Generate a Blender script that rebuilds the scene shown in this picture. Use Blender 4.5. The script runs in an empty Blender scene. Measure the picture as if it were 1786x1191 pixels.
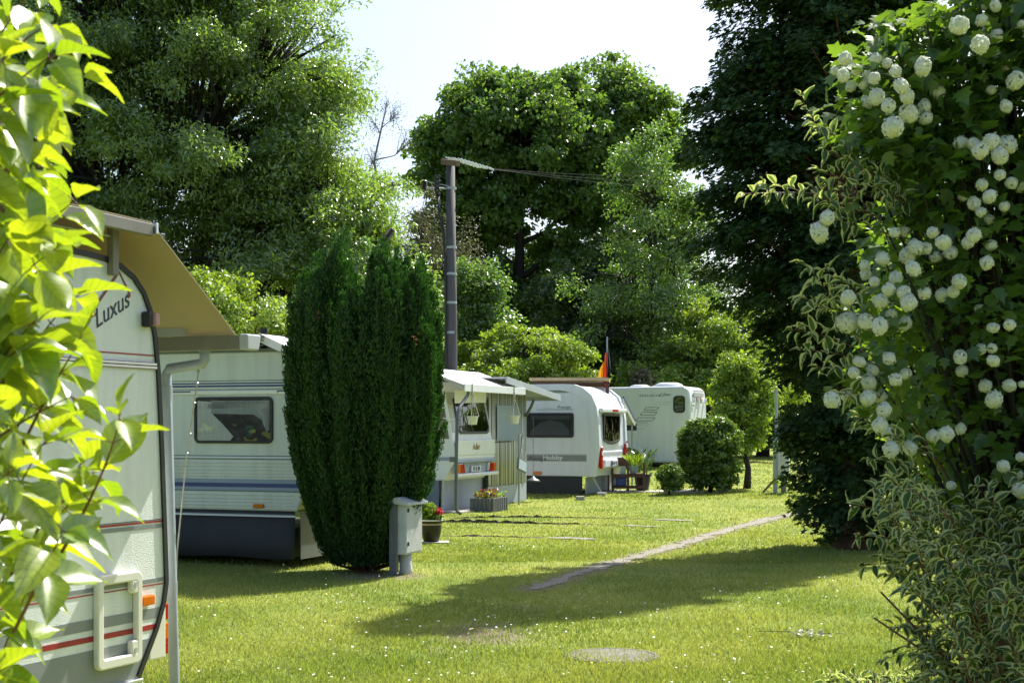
import bpy, math, random
import numpy as np
from mathutils import Vector, Matrix

# ------------------------------------------------------------------ camera, sky, sun, exposure
SC = bpy.context.scene
COL = SC.collection
F_PX, CX, HZ, EYE = 2500.0, 893.0, 745.0, 1.7
cam = bpy.data.objects.new("camera", bpy.data.cameras.new("camera"))
COL.objects.link(cam); SC.camera = cam
cam.location = (0, 0, EYE); cam.rotation_euler = (math.pi/2, 0, 0)
cam.data.sensor_width = 36; cam.data.lens = 36*F_PX/1786
cam.data.shift_y = (HZ-595.5)/1786
cam.data.clip_start = .05; cam.data.clip_end = 2000
cam.data.dof.use_dof = True; cam.data.dof.focus_distance = 16; cam.data.dof.aperture_fstop = 13
SUN_AZ, SUN_EL = math.radians(34), math.radians(52)
world = bpy.data.worlds.new("World"); SC.world = world; world.use_nodes = True
_n = world.node_tree
_s = _n.nodes.new("ShaderNodeTexSky"); _s.sky_type = 'NISHITA'; _s.sun_disc = False
_s.sun_elevation = SUN_EL; _s.sun_rotation = SUN_AZ
_s.air_density = 1.0; _s.dust_density = 3.2; _s.ozone_density = 2.5
_n.links.new(_s.outputs[0], _n.nodes["Background"].inputs[0])
_n.nodes["Background"].inputs[1].default_value = 0.105
sl = bpy.data.lights.new("sun", 'SUN'); sun = bpy.data.objects.new("sun", sl); COL.objects.link(sun)
sl.energy = 5.0; sl.angle = math.radians(.55); sl.color = (1, .965, .90)
sd = Vector((math.sin(SUN_AZ)*math.cos(SUN_EL), math.cos(SUN_AZ)*math.cos(SUN_EL), math.sin(SUN_EL)))
sun.rotation_euler = sd.to_track_quat('Z', 'Y').to_euler(); sun.location = sd*200
SC.view_settings.view_transform = 'Standard'; SC.view_settings.look = 'None'
SC.view_settings.exposure = 1.08; SC.view_settings.gamma = 1
cy = SC.cycles
cy.max_bounces = 7; cy.diffuse_bounces = 3; cy.glossy_bounces = 3; cy.transmission_bounces = 4; cy.transparent_max_bounces = 8
cy.use_denoising = True; cy.denoiser = "OPENIMAGEDENOISE"; cy.denoising_prefilter = "ACCURATE"; cy.sample_clamp_indirect = 6

RNG = np.random.default_rng(7); random.seed(7)

# ------------------------------------------------------------------ geometry helpers
def gz(x, y):
    s = np.clip((np.asarray(y, float)-28)/30, 0, 1)
    return s*s*(3-2*s)*.45 + .012*np.sin(np.asarray(x)*1.1+1)*np.sin(np.asarray(y)*.8)
def P(px, py, Y): return Vector(((px-CX)*Y/F_PX, Y, EYE-(py-HZ)*Y/F_PX))
def G(px, Y):
    x = (px-CX)*Y/F_PX
    return Vector((x, Y, float(gz(x, Y))))
def GR(px, row):
    Y = EYE*F_PX/(row-HZ)
    for _ in range(6):
        Y = (EYE-float(gz((px-CX)*Y/F_PX, Y)))*F_PX/(row-HZ)
    return G(px, Y)

class Fr:
    def __init__(s, o, u, v):
        s.o, s.u, s.v = Vector(o), Vector(u).normalized(), Vector(v).normalized(); s.n = s.u.cross(s.v)
    def __call__(s, a, b, c=0): return s.o+s.u*a+s.v*b+s.n*c
    def up(s, d): return Fr(s.o+s.n*d, s.u, s.v)
    def mat(s, a=0, b=0, c=0):
        m = Matrix((s.u, s.v, s.n)).transposed().to_4x4(); m.translation = s(a, b, c); return m

class MB:
    def __init__(s): s.v, s.f = [], []
    def add(s, vs, fs):
        k = len(s.v); s.v += [tuple(v) for v in vs]; s.f += [tuple(i+k for i in f) for f in fs]; return s
    def box(s, c, d, rz=0, m=None):
        c = Vector(c); h = [x/2 for x in d]
        R = m if m is not None else Matrix.Rotation(rz, 3, 'Z')
        vs = [c+R@Vector((x*h[0], y*h[1], z*h[2])) for x in (-1, 1) for y in (-1, 1) for z in (-1, 1)]
        return s.add(vs, [(0, 1, 3, 2), (4, 6, 7, 5), (0, 4, 5, 1), (2, 3, 7, 6), (0, 2, 6, 4), (1, 5, 7, 3)])
    def beam(s, a, b, w, h):
        a, b = Vector(a), Vector(b); d = (b-a)
        z = d.normalized(); up = Vector((0, 0, 1)) if abs(z.z) < .95 else Vector((0, 1, 0))
        x = z.cross(up).normalized(); y = x.cross(z)
        return s.box((a+b)/2, (w, h, d.length), m=Matrix((x, y, z)).transposed())
    def tube(s, pts, r, n=8, cap=True):
        pts = [Vector(p) for p in pts]; N = len(pts)
        rs = r if isinstance(r, (list, tuple)) else [r]*N
        vs, fs = [], []; ref = None
        for i, p in enumerate(pts):
            d = (pts[min(i+1, N-1)]-pts[max(i-1, 0)])
            d = d.normalized() if d.length > 1e-9 else Vector((0, 0, 1))
            if ref is None: ref = d.orthogonal().normalized()
            ref = (ref-d*ref.dot(d))
            ref = ref.normalized() if ref.length > 1e-6 else d.orthogonal().normalized()
            b = d.cross(ref)
            for k in range(n):
                a = 2*math.pi*k/n; vs.append(p+(ref*math.cos(a)+b*math.sin(a))*rs[i])
        for i in range(N-1):
            for k in range(n):
                fs.append((i*n+k, i*n+(k+1) % n, (i+1)*n+(k+1) % n, (i+1)*n+k))
        if cap: fs += [tuple(range(n-1, -1, -1)), tuple((N-1)*n+k for k in range(n))]
        return s.add(vs, fs)
    def lathe(s, prof, c=(0, 0, 0), n=20, sx=1):
        c = Vector(c); vs, fs = [], []; N = len(prof)
        for r, z in prof:
            for k in range(n):
                a = 2*math.pi*k/n; vs.append(c+Vector((r*math.cos(a)*sx, r*math.sin(a), z)))
        for i in range(N-1):
            for k in range(n): fs.append((i*n+k, i*n+(k+1) % n, (i+1)*n+(k+1) % n, (i+1)*n+k))
        fs += [tuple(range(n-1, -1, -1)), tuple((N-1)*n+k for k in range(n))]
        return s.add(vs, fs)
    def prism(s, pts, fr, t):
        n = len(pts)
        vs = [fr(a, b, 0) for a, b in pts]+[fr(a, b, t) for a, b in pts]
        return s.add(vs, [tuple(range(n-1, -1, -1)), tuple(range(n, 2*n))]+[(i, (i+1) % n, n+(i+1) % n, n+i) for i in range(n)])
    def ring(s, po, pi, fr, t):
        n = len(po)
        vs = [fr(a, b, h) for ps in (po, pi) for h in (0, t) for a, b in ps]
        fs = []
        for i in range(n):
            j = (i+1) % n
            fs += [(i, j, n+j, n+i), (2*n+j, 2*n+i, 3*n+i, 3*n+j), (n+i, n+j, 3*n+j, 3*n+i), (j, i, 2*n+i, 2*n+j)]
        return s.add(vs, fs)
    def build(s, name, m, parent=None, smooth=False, bevel=0, seg=2):
        me = bpy.data.meshes.new(name); me.from_pydata(s.v, [], s.f); me.update()
        if smooth: me.polygons.foreach_set("use_smooth", [True]*len(me.polygons))
        o = bpy.data.objects.new(name, me); COL.objects.link(o); me.materials.append(m)
        if parent: o.parent = parent
        if bevel:
            b = o.modifiers.new("bevel", 'BEVEL'); b.width = bevel; b.segments = seg; b.limit_method = 'ANGLE'; b.angle_limit = math.radians(35)
        return o

def rrect(x0, y0, x1, y1, r, k=4):
    r = min(r, (x1-x0)/2-1e-4, (y1-y0)/2-1e-4); out = []
    for cx, cyy, a0 in ((x1-r, y0+r, -90), (x1-r, y1-r, 0), (x0+r, y1-r, 90), (x0+r, y0+r, 180)):
        for i in range(k+1):
            a = math.radians(a0+90*i/k); out.append((cx+r*math.cos(a), cyy+r*math.sin(a)))
    return out
def rect(x0, y0, x1, y1): return [(x0, y0), (x1, y0), (x1, y1), (x0, y1)]
def tag(o, label, cat, group=None, kind=None):
    if label: o["label"] = label
    if cat: o["category"] = cat
    if group: o["group"] = group
    if kind: o["kind"] = kind
    return o
def thing(name, label, cat, loc=(0, 0, 0), rz=0, group=None):
    o = bpy.data.objects.new(name, None); COL.objects.link(o); o.location = loc; o.rotation_euler = (0, 0, rz); o.empty_display_size = .2
    return tag(o, label, cat, group)
def plate(name, parent, fr, pts, t, m, bevel=0, smooth=False):
    return MB().prism(pts, fr, t).build(name, m, parent, smooth, bevel)
def text(parent, name, s, fr, a, b, size, m, shear=0, rot=0, sx=1, bold=0, spacing=1):
    c = bpy.data.curves.new("txt", 'FONT'); c.body = s; c.size = size; c.extrude = .0012; c.shear = shear; c.offset = bold
    c.align_x = 'CENTER'; c.align_y = 'CENTER'; c.space_character = spacing; c.resolution_u = 3
    t = bpy.data.objects.new("txt", c); COL.objects.link(t)
    dg = bpy.context.evaluated_depsgraph_get(); me = bpy.data.meshes.new_from_object(t.evaluated_get(dg))
    bpy.data.objects.remove(t)
    o = bpy.data.objects.new(name, me); COL.objects.link(o); me.materials.clear(); me.materials.append(m); o.parent = parent
    o.matrix_local = fr.mat(a, b, .002) @ Matrix.Rotation(rot, 4, 'Z') @ Matrix.Diagonal((sx, 1, 1, 1))
    return o

# ------------------------------------------------------------------ materials
def _mat(name):
    m = bpy.data.materials.new(name); m.use_nodes = True; nt = m.node_tree
    nt.nodes.clear(); out = nt.nodes.new("ShaderNodeOutputMaterial")
    return m, nt, out
def N(nt, t, **kw):
    n = nt.nodes.new(t)
    for k, v in kw.items():
        if k in n.inputs.keys(): n.inputs[k].default_value = v
        else: setattr(n, k, v)
    return n
def rgba(c): return (c[0], c[1], c[2], 1)
def noise(nt, scale, detail=4, rough=.55, stretch=None, coord='Object'):
    tc = N(nt, "ShaderNodeTexCoord"); nz = N(nt, "ShaderNodeTexNoise", Scale=scale, Detail=detail, Roughness=rough)
    if stretch:
        mp = N(nt, "ShaderNodeMapping"); mp.inputs["Scale"].default_value = stretch
        nt.links.new(tc.outputs[coord], mp.inputs[0]); nt.links.new(mp.outputs[0], nz.inputs["Vector"])
    else: nt.links.new(tc.outputs[coord], nz.inputs["Vector"])
    return nz
def mixc(nt, fac, a, b, lo=None, hi=None):
    mx = N(nt, "ShaderNodeMix", data_type='RGBA')
    if lo is not None:
        mr = N(nt, "ShaderNodeMapRange"); mr.inputs[1].default_value = lo; mr.inputs[2].default_value = hi
        nt.links.new(fac, mr.inputs[0]); fac = mr.outputs[0]
    nt.links.new(fac, mx.inputs[0])
    for i, c in ((6, a), (7, b)):
        if isinstance(c, (tuple, list)): mx.inputs[i].default_value = rgba(c)
        else: nt.links.new(c, mx.inputs[i])
    return mx.outputs[2]
def paint(name, col, rough=.4, var=.82, scale=3, bump=0, bscale=60, bstretch=None, metal=0, dirt=None, spec=.5, stretch=None, trans=0):
    m, nt, out = _mat(name); p = N(nt, "ShaderNodeBsdfPrincipled"); p.inputs["Roughness"].default_value = rough
    p.inputs["Metallic"].default_value = metal; p.inputs["Specular IOR Level"].default_value = spec
    nz = noise(nt, scale, 6, .65, stretch)
    c2 = dirt or tuple(c*var for c in col)
    nt.links.new(mixc(nt, nz.outputs[0], col, c2, .42, .75), p.inputs["Base Color"])
    if bump:
        b = N(nt, "ShaderNodeBump", Strength=bump, Distance=.01); bn = noise(nt, bscale, 3, .6, bstretch)
        nt.links.new(bn.outputs[0], b.inputs["Height"]); nt.links.new(b.outputs[0], p.inputs["Normal"])
    sh = p.outputs[0]
    if trans:
        tr = N(nt, "ShaderNodeBsdfTranslucent"); tr.inputs[0].default_value = rgba(col)
        mx = N(nt, "ShaderNodeMixShader"); mx.inputs[0].default_value = trans
        nt.links.new(sh, mx.inputs[1]); nt.links.new(tr.outputs[0], mx.inputs[2]); sh = mx.outputs[0]
    nt.links.new(sh, out.inputs[0]); return m
def glass(name, tint=(.75, .8, .8), ref=.12):
    m, nt, out = _mat(name)
    t = N(nt, "ShaderNodeBsdfTransparent"); t.inputs[0].default_value = rgba(tint)
    g = N(nt, "ShaderNodeBsdfGlossy"); g.inputs["Roughness"].default_value = .03
    fr = N(nt, "ShaderNodeFresnel"); fr.inputs[0].default_value = 1.5
    ad = N(nt, "ShaderNodeMath", operation='ADD'); ad.inputs[1].default_value = ref
    nz = noise(nt, 2.5, 2); b = N(nt, "ShaderNodeBump", Strength=.15, Distance=.05)
    nt.links.new(nz.outputs[0], b.inputs["Height"]); nt.links.new(b.outputs[0], g.inputs["Normal"])
    nt.links.new(fr.outputs[0], ad.inputs[0]); mx = N(nt, "ShaderNodeMixShader")
    nt.links.new(ad.outputs[0], mx.inputs[0]); nt.links.new(t.outputs[0], mx.inputs[1]); nt.links.new(g.outputs[0], mx.inputs[2])
    nt.links.new(mx.outputs[0], out.inputs[0]); return m
def leafmat(name, a, b, tr=.45, tcol=None, gloss=.08, rough=.35, rim=None, rimlo=.45, rimhi=.6, veins=False):
    """leaf: per-leaf random hue between a and b; translucent; optional pale rim by the leaf's own rim coordinate"""
    m, nt, out = _mat(name)
    at = N(nt, "ShaderNodeAttribute", attribute_name="rnd")
    col = mixc(nt, at.outputs["Fac"], a, b)
    if veins:
        av = N(nt, "ShaderNodeAttribute", attribute_name="rim")
        w = N(nt, "ShaderNodeMath", operation='MULTIPLY'); w.inputs[1].default_value = 1
        nt.links.new(av.outputs["Fac"], w.inputs[0])
        col = mixc(nt, w.outputs[0], tuple(min(1, c*1.35) for c in b), col, 0, .12)
        ax = N(nt, "ShaderNodeAttribute", attribute_name="lx")
        q1 = N(nt, "ShaderNodeMath", operation='MULTIPLY'); q1.inputs[1].default_value = 46; nt.links.new(ax.outputs["Fac"], q1.inputs[0])
        q2 = N(nt, "ShaderNodeMath", operation='MULTIPLY_ADD'); q2.inputs[1].default_value = -11; nt.links.new(av.outputs["Fac"], q2.inputs[0]); nt.links.new(q1.outputs[0], q2.inputs[2])
        q3 = N(nt, "ShaderNodeMath", operation='SINE'); nt.links.new(q2.outputs[0], q3.inputs[0])
        col = mixc(nt, q3.outputs[0], col, tuple(c*.62 for c in a), .72, 1.25)
        nb = noise(nt, 55, 4, .7); col = mixc(nt, nb.outputs[0], col, (.20, .17, .05), .68, .80)
    if rim:
        ar = N(nt, "ShaderNodeAttribute", attribute_name="rim")
        nz = noise(nt, 60, 2); s = N(nt, "ShaderNodeMath", operation='MULTIPLY_ADD'); s.inputs[1].default_value = .35
        nt.links.new(nz.outputs[0], s.inputs[0])
        s2 = N(nt, "ShaderNodeMath", operation="MULTIPLY_ADD"); s2.inputs[1].default_value = .34; nt.links.new(at.outputs["Fac"], s2.inputs[0]); nt.links.new(ar.outputs["Fac"], s2.inputs[2])
        s3 = N(nt, "ShaderNodeMath", operation="SUBTRACT"); s3.inputs[1].default_value = .17; nt.links.new(s2.outputs[0], s3.inputs[0]); nt.links.new(s3.outputs[0], s.inputs[2])
        col = mixc(nt, s.outputs[0], col, rim, rimlo+.17, rimhi+.17)
    d = N(nt, "ShaderNodeBsdfDiffuse"); nt.links.new(col, d.inputs[0])
    t = N(nt, "ShaderNodeBsdfTranslucent")
    k = tcol or (1.25, 1.25, .55)
    mm = N(nt, "ShaderNodeMix", data_type='RGBA', blend_type='MULTIPLY'); mm.inputs[0].default_value = 1
    nt.links.new(col, mm.inputs[6]); mm.inputs[7].default_value = rgba(k); nt.links.new(mm.outputs[2], t.inputs[0])
    x = N(nt, "ShaderNodeMixShader"); x.inputs[0].default_value = tr
    nt.links.new(d.outputs[0], x.inputs[1]); nt.links.new(t.outputs[0], x.inputs[2])
    g = N(nt, "ShaderNodeBsdfGlossy"); g.inputs["Roughness"].default_value = rough
    y = N(nt, "ShaderNodeMixShader"); y.inputs[0].default_value = gloss
    nt.links.new(x.outputs[0], y.inputs[1]); nt.links.new(g.outputs[0], y.inputs[2]); nt.links.new(y.outputs[0], out.inputs[0])
    return m

M = dict(
    white=paint("white_enamel", (.76, .78, .78), .35, .9, 1.5),
    hammered=paint("hammered_white_aluminium", (.74, .77, .74), .42, .9, 3, bump=.4, bscale=70, bstretch=(1, 1, 2.4), dirt=(.62, .645, .60), stretch=(3, 3, .25)),
    cream=paint("cream_enamel", (.66, .69, .62), .42, .86, 2.5, dirt=(.54, .56, .49), stretch=(2, 2, .2)),
    grp=paint("white_plastic", (.69, .72, .76), .3, .94, 2, dirt=(.61, .64, .67), stretch=(2, 2, .25)),  # white tinted blue-grey: skylit shade is mixed into the paint
    grey=paint("grey_stripe", (.22, .24, .235), .45, .9, 4),
    dgrey=paint("dark_grey_stripe", (.13, .145, .14), .45, .9, 4),
    lgrey=paint("light_grey_paint", (.42, .44, .45), .4, .9, 4),
    blue=paint("blue_stripe", (.03, .05, .20), .4, .9, 4),
    bluegrey=paint("blue_grey_stripe", (.27, .33, .42), .4, .9, 4),
    purple=paint("muted_violet_trim", (.22, .17, .25), .35, .9, 4),
    red=paint("red_stripe", (.32, .02, .025), .4, .9, 4),
    brick=paint("brown_red_emblem", (.20, .05, .04), .5, .9, 4),
    navy=paint("dark_navy_lettering", (.015, .02, .04), .45),
    black=paint("black_rubber", (.015, .016, .018), .5, .7, 6),
    chrome=paint("dull_aluminium", (.62, .63, .64), .32, .85, 6, metal=.85),
    galv=paint("galvanised_steel", (.36, .39, .41), .45, .8, 9, metal=.45),
    pvc=paint("grey_drain_plastic", (.33, .37, .42), .4, .85, 5),
    gutterpole=paint("dark_grey_pole", (.11, .125, .135), .45, .85, 5),
    gutter=paint("weathered_brown_grey_gutter", (.20, .19, .16), .5, .75, 5),
    tan=paint("tan_sheet", (.39, .32, .20), .55, .85, 2.5, trans=.22),
    ivory=paint("ivory_plastic", (.72, .70, .60), .35, .95, 5),
    orange=paint("orange_lens", (.8, .22, .01), .15, .8, 20, trans=.3),
    redlens=paint("red_lens", (.55, .015, .012), .15, .8, 20, trans=.2),
    skirt=paint("dark_grey_canvas", (.042, .044, .047), .85, .7, 1.2),
    skirtl=paint("light_grey_canvas", (.36, .40, .43), .8, .85, 2, bump=.3, bscale=7, bstretch=(3, 3, .5)),
    skirtb=paint("blue_grey_canvas", (.16, .20, .26), .8, .85, 2, bump=.3, bscale=7),
    yellow=paint("faded_yellow_tarp", (.50, .42, .12), .7, .85, 4),
    brown=paint("taupe_panel", (.17, .145, .12), .5, .88, 3),
    taupe=paint("pale_grey_panel", (.42, .43, .42), .45, .9, 3),
    canvas=paint("white_canopy_sheet", (.84, .84, .82), .5, .93, 2, trans=.22),
    curtain=paint("white_net_curtain", (.85, .85, .85), .9, .75, 9, stretch=(6, 6, .6)),
    curtain2=paint("grey_net_curtain", (.50, .53, .56), .9, .7, 9, stretch=(6, 6, .6)),
    interior=paint("dark_interior", (.025, .028, .03), .8),
    inner2=paint("dim_brown_interior", (.10, .075, .055), .8, .4, 6),
    pane=glass("acrylic_pane", (.93, .95, .95), .0),
    panedark=glass("tinted_pane", (.62, .66, .68), .06),
    bark=paint("grey_brown_bark", (.075, .062, .05), .9, .5, 6, bump=.6, bscale=20, bstretch=(1, 1, .25)),
    darkbark=paint("dark_bark", (.03, .027, .022), .9, .6, 6, bump=.5, bscale=15),
    redbark=paint("reddish_bark", (.12, .055, .035), .9, .5, 8, bump=.8, bscale=30, bstretch=(1, 1, .15)),
    stem=paint("red_brown_stem", (.16, .06, .035), .5, .7, 20),
    pole=paint("weathered_concrete_pole", (.085, .08, .085), .8, .6, 3, bump=.3, bscale=40, stretch=(3, 3, .4)),
    wood=paint("weathered_wood", (.16, .11, .075), .8, .65, 5, stretch=(1, 1, .2)),
    stain=paint("red_brown_stained_wood", (.10, .04, .028), .6, .7, 8),
    reed=paint("reed_matting", (.44, .34, .20), .9, .6, 30),
    insul=paint("pale_glass_insulator", (.55, .60, .60), .15, .9, 10),
    cable=paint("black_cable", (.02, .02, .025), .5),
    box=paint("grey_white_cabinet", (.52, .54, .53), .55, .85, 6, dirt=(.40, .41, .38)),
    conc=paint("grey_concrete", (.38, .37, .34), .9, .7, 12, bump=.4, bscale=90),
    dconc=paint("dark_concrete", (.12, .13, .13), .85, .75, 10, bump=.2, bscale=60),
    glaze=paint("dark_brown_glaze", (.018, .013, .010), .38, .8, 10),
    glaze2=paint("patterned_cream_glaze", (.45, .33, .22), .3, .3, 60),
    terra=paint("terracotta", (.35, .13, .06), .7),
    teal=paint("pale_blue_pot", (.35, .48, .50), .4),
    bluebox=paint("blue_plastic", (.03, .07, .35), .4),
    soil=paint("dark_soil", (.07, .055, .038), .95, .6, 30, bump=.5, bscale=60),
    gold=paint("flag_gold", (.75, .38, .02), .8, .85, 4, trans=.35),
    flagred=paint("flag_red", (.5, .06, .02), .8, .85, 4, trans=.35),
    flagblack=paint("flag_black", (.02, .02, .03), .8),
    rope=paint("pale_rope", (.45, .43, .36), .8, .7, 40),
    tyre=paint("tyre_rubber", (.02, .02, .02), .8),
    goldtext=paint("gold_lettering", (.30, .22, .10), .4),
    mirror=paint("painted_reflection", (.45, .55, .62), .2, .95, 3),  # pale blue paint stands in for what the mirror reflects
    cyan=paint("pale_blue_carton", (.5, .68, .75), .6),
)
def striped(name):
    m, nt, out = _mat(name); p = N(nt, "ShaderNodeBsdfPrincipled"); p.inputs["Roughness"].default_value = .85
    tc = N(nt, "ShaderNodeTexCoord"); sx = N(nt, "ShaderNodeSeparateXYZ"); nt.links.new(tc.outputs["Object"], sx.inputs[0])
    mu = N(nt, "ShaderNodeMath", operation='MULTIPLY'); mu.inputs[1].default_value = 1/.24; nt.links.new(sx.outputs[1], mu.inputs[0])
    fr = N(nt, "ShaderNodeMath", operation='FRACT'); nt.links.new(mu.outputs[0], fr.inputs[0])
    cr = N(nt, "ShaderNodeValToRGB"); cr.color_ramp.interpolation = 'CONSTANT'; e = cr.color_ramp.elements
    e[0].color = (.58, .59, .60, 1); e[1].position = .26; e[1].color = (.12, .085, .08, 1)
    for pos, c in ((.4, (.46, .45, .45, 1)), (.55, (.24, .27, .31, 1)), (.72, (.54, .55, .56, 1)), (.84, (.10, .07, .065, 1)), (.92, (.40, .38, .37, 1))):
        q = e.new(pos); q.color = c
    nt.links.new(fr.outputs[0], cr.inputs[0]); nt.links.new(cr.outputs[0], p.inputs["Base Color"]); nt.links.new(p.outputs[0], out.inputs[0])
    return m
M["striped"] = striped("striped_awning_cloth")

L = dict(
    dog=leafmat("dogwood_leaf", (.15, .26, .024), (.30, .38, .04), .52, (1.65, 1.5, .30), .11, .36, veins=True),
    vari=leafmat("variegated_leaf", (.035, .085, .025), (.065, .13, .035), .42, (1.5, 1.5, .7), .035, .4, rim=(.42, .45, .25), rimlo=.52, rimhi=.66),
    vib=leafmat("snowball_leaf", (.055, .125, .028), (.12, .22, .04), .52, (1.9, 1.65, .5), .05, .4),
    willow=leafmat("willow_leaf", (.11, .20, .045), (.23, .34, .08), .5, (1.5, 1.5, .5), .10, .3),
    maple=leafmat("maple_leaf", (.075, .155, .034), (.165, .265, .055), .46, (1.45, 1.45, .5), .05, .38),
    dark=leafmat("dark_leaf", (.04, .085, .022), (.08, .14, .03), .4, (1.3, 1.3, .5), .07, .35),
    lime=leafmat("lime_leaf", (.15, .265, .04), (.27, .38, .055), .5, (1.3, 1.2, .4), .06, .4),
    birch=leafmat("birch_leaf", (.09, .175, .04), (.18, .28, .065), .48, (1.3, 1.4, .5), .09, .32),
    greyleaf=leafmat("grey_green_leaf", (.09, .10, .05), (.15, .15, .08), .35, (1.1, 1.1, .7), .06, .4),
    box=leafmat("round_bush_leaf", (.06, .14, .018), (.135, .22, .028), .45, (1.4, 1.3, .4), .06, .4),
    yew=leafmat("yew_needle", (.014, .052, .012), (.042, .12, .024), .3, (1.2, 1.3, .4), .04, .45),
    thuja=leafmat("thuja_spray", (.024, .06, .022), (.055, .105, .032), .25, (1.3, 1.3, .4), .03, .5),
    grass=leafmat("grass_blade", (.14, .208, .036), (.315, .34, .09), .48, (1.25, 1.23, .6), .04, .45),
    petal=leafmat("snowball_petal", (.74, .78, .60), (.90, .91, .82), .35, (1, 1, .92), .02, .5),
    daisy=leafmat("daisy_petal", (.8, .8, .78), (.85, .85, .85), .2, (1, 1, 1), .02, .5),
    redfl=leafmat("red_flower", (.45, .02, .05), (.65, .08, .12), .3, (1, 1, 1), .04, .5),
    yel=leafmat("yellow_flower", (.8, .6, .02), (.8, .65, .05), .2, (1, 1, 1), .02, .5),
)

# ------------------------------------------------------------------ scattering leaves with numpy
def unit(a): return a/np.maximum(np.linalg.norm(a, axis=-1, keepdims=True), 1e-9)
TPL = {}
def template(key, verts, faces, rim): TPL[key] = (np.array(verts, float), [tuple(f) for f in faces], np.array(rim, float))
# x along the leaf, y across, z up
template("quad", [(0, 0, 0), (.5, -.5, .12), (1, 0, 0), (.5, .5, .12)], [(0, 1, 2, 3)], [0, 1, 1, 1])
template("fold", [(0, 0, 0), (.45, -.5, .14), (1, 0, -.12), (.45, .5, .14), (.45, 0, 0)], [(0, 1, 4), (1, 2, 4), (2, 3, 4), (3, 0, 4)], [0, 1, .9, 1, 0])
_lv, _lr, _lf = [], [], []
_w = [0.02, .30, .47, .50, .42, .25, .06, .0]; _x = [0, .12, .28, .45, .62, .8, .93, 1.0]
for i, (x, w) in enumerate(zip(_x, _w)):
    for c in (-1, -.55, 0, .55, 1):
        _lv.append((x, c*w, abs(c)**1.4*w*.35-.30*x*x+.035*math.sin(x*11+c*2)*abs(c))); _lr.append(max(abs(c), (x-.72)/.28 if x > .72 else 0))
for i in range(7):
    for c in range(4): _lf.append((i*5+c, i*5+c+1, i*5+c+6, i*5+c+5))
template("leaf", _lv, _lf, _lr); TPL_LX = np.array([v[0] for v in _lv])
_lv = [(0, 0, 0), (.1, .34, .06), (.3, .5, .1), (.36, .30, .05), (.62, .46, .08), (.66, .2, .02), (1, 0, -.14), (.66, -.2, .02), (.62, -.46, .08), (.36, -.3, .05), (.3, -.5, .1), (.1, -.34, .06), (.35, 0, 0)]
template("lobed", _lv, [(12, (i+1) % 12, i) for i in range(12)], [0]+[1]*11+[0])
_lv = [(0, 0, 0), (.55, .18, .03), (.45, .42, -.02), (.75, .30, 0), (1, .1, -.12), (.8, -.05, 0), (.9, -.34, -.06), (.55, -.28, 0), (.42, -.48, -.02), (.3, -.15, .03)]
template("spray", _lv, [(0, 9, 5, 1), (1, 3, 2), (1, 5, 4, 3), (9, 8, 7), (9, 7, 6, 5)], [0]*10)
template("blade", [(0, -.06, 0), (0, .06, 0), (1, 0, 0)], [(0, 1, 2)], [0, 0, 1])
_lv = [(.0, 0, .15)]+[(math.cos(i*math.pi/5)*(.5 if i % 2 == 0 else .32), math.sin(i*math.pi/5)*(.5 if i % 2 == 0 else .32), 0) for i in range(10)]
template("floret", _lv, [(0, 1+i, 1+(i+1) % 10) for i in range(10)], [0]+[1]*10)
_lv = [(0, 0, .02)]+[(math.cos(i*math.pi/4)*.5, math.sin(i*math.pi/4)*.5, 0) for i in range(8)]
template("disc", _lv, [(0, 1+i, 1+(i+1) % 8) for i in range(8)], [0]+[1]*8)

def scatter(name, key, pos, dirs, ups, size, m, parent=None, rnd=None, width=1.0, smooth=False):
    tv, tf, trim = TPL[key]; n = len(pos); K = len(tv)
    pos = np.asarray(pos, float); d = unit(np.asarray(dirs, float)); u = np.asarray(ups, float)
    size = np.broadcast_to(np.asarray(size, float), (n,)); width = np.broadcast_to(np.asarray(width, float), (n,))
    s = np.cross(u, d); bad = np.linalg.norm(s, axis=1) < 1e-4
    if bad.any(): s[bad] = np.cross(d[bad], np.array([.3, .7, .2]))
    s = unit(s); u = np.cross(d, s)
    v = pos[:, None, :]+size[:, None, None]*(d[:, None, :]*tv[None, :, 0:1]+s[:, None, :]*tv[None, :, 1:2]*width[:, None, None]+u[:, None, :]*tv[None, :, 2:3])
    me = bpy.data.meshes.new(name); me.vertices.add(n*K); me.vertices.foreach_set("co", v.reshape(-1).astype(np.float32))
    fl = np.array([i for f in tf for i in f]); tot = np.array([len(f) for f in tf]); st = np.concatenate([[0], np.cumsum(tot)[:-1]])
    off = (np.arange(n)*K)[:, None]
    li = (fl[None, :]+off).reshape(-1); ls = (st[None, :]+(np.arange(n)*len(fl))[:, None]).reshape(-1)
    me.loops.add(len(li)); me.loops.foreach_set("vertex_index", li.astype(np.int32))
    me.polygons.add(n*len(tf)); me.polygons.foreach_set("loop_start", ls.astype(np.int32))
    if smooth: me.polygons.foreach_set("use_smooth", np.ones(n*len(tf), bool))
    me.update(calc_edges=True)
    r = RNG.random(n) if rnd is None else np.broadcast_to(np.asarray(rnd, float), (n,))
    me.attributes.new("rnd", 'FLOAT', 'POINT').data.foreach_set("value", np.repeat(r, K).astype(np.float32))
    me.attributes.new("rim", 'FLOAT', 'POINT').data.foreach_set("value", np.tile(trim, n).astype(np.float32))
    if key == "leaf": me.attributes.new("lx", 'FLOAT', 'POINT').data.foreach_set("value", np.tile(TPL_LX, n).astype(np.float32))
    me.materials.append(m)
    o = bpy.data.objects.new(name, me); COL.objects.link(o)
    if parent: o.parent = parent
    return o
def rdir(n): return unit(RNG.normal(size=(n, 3)))

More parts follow.
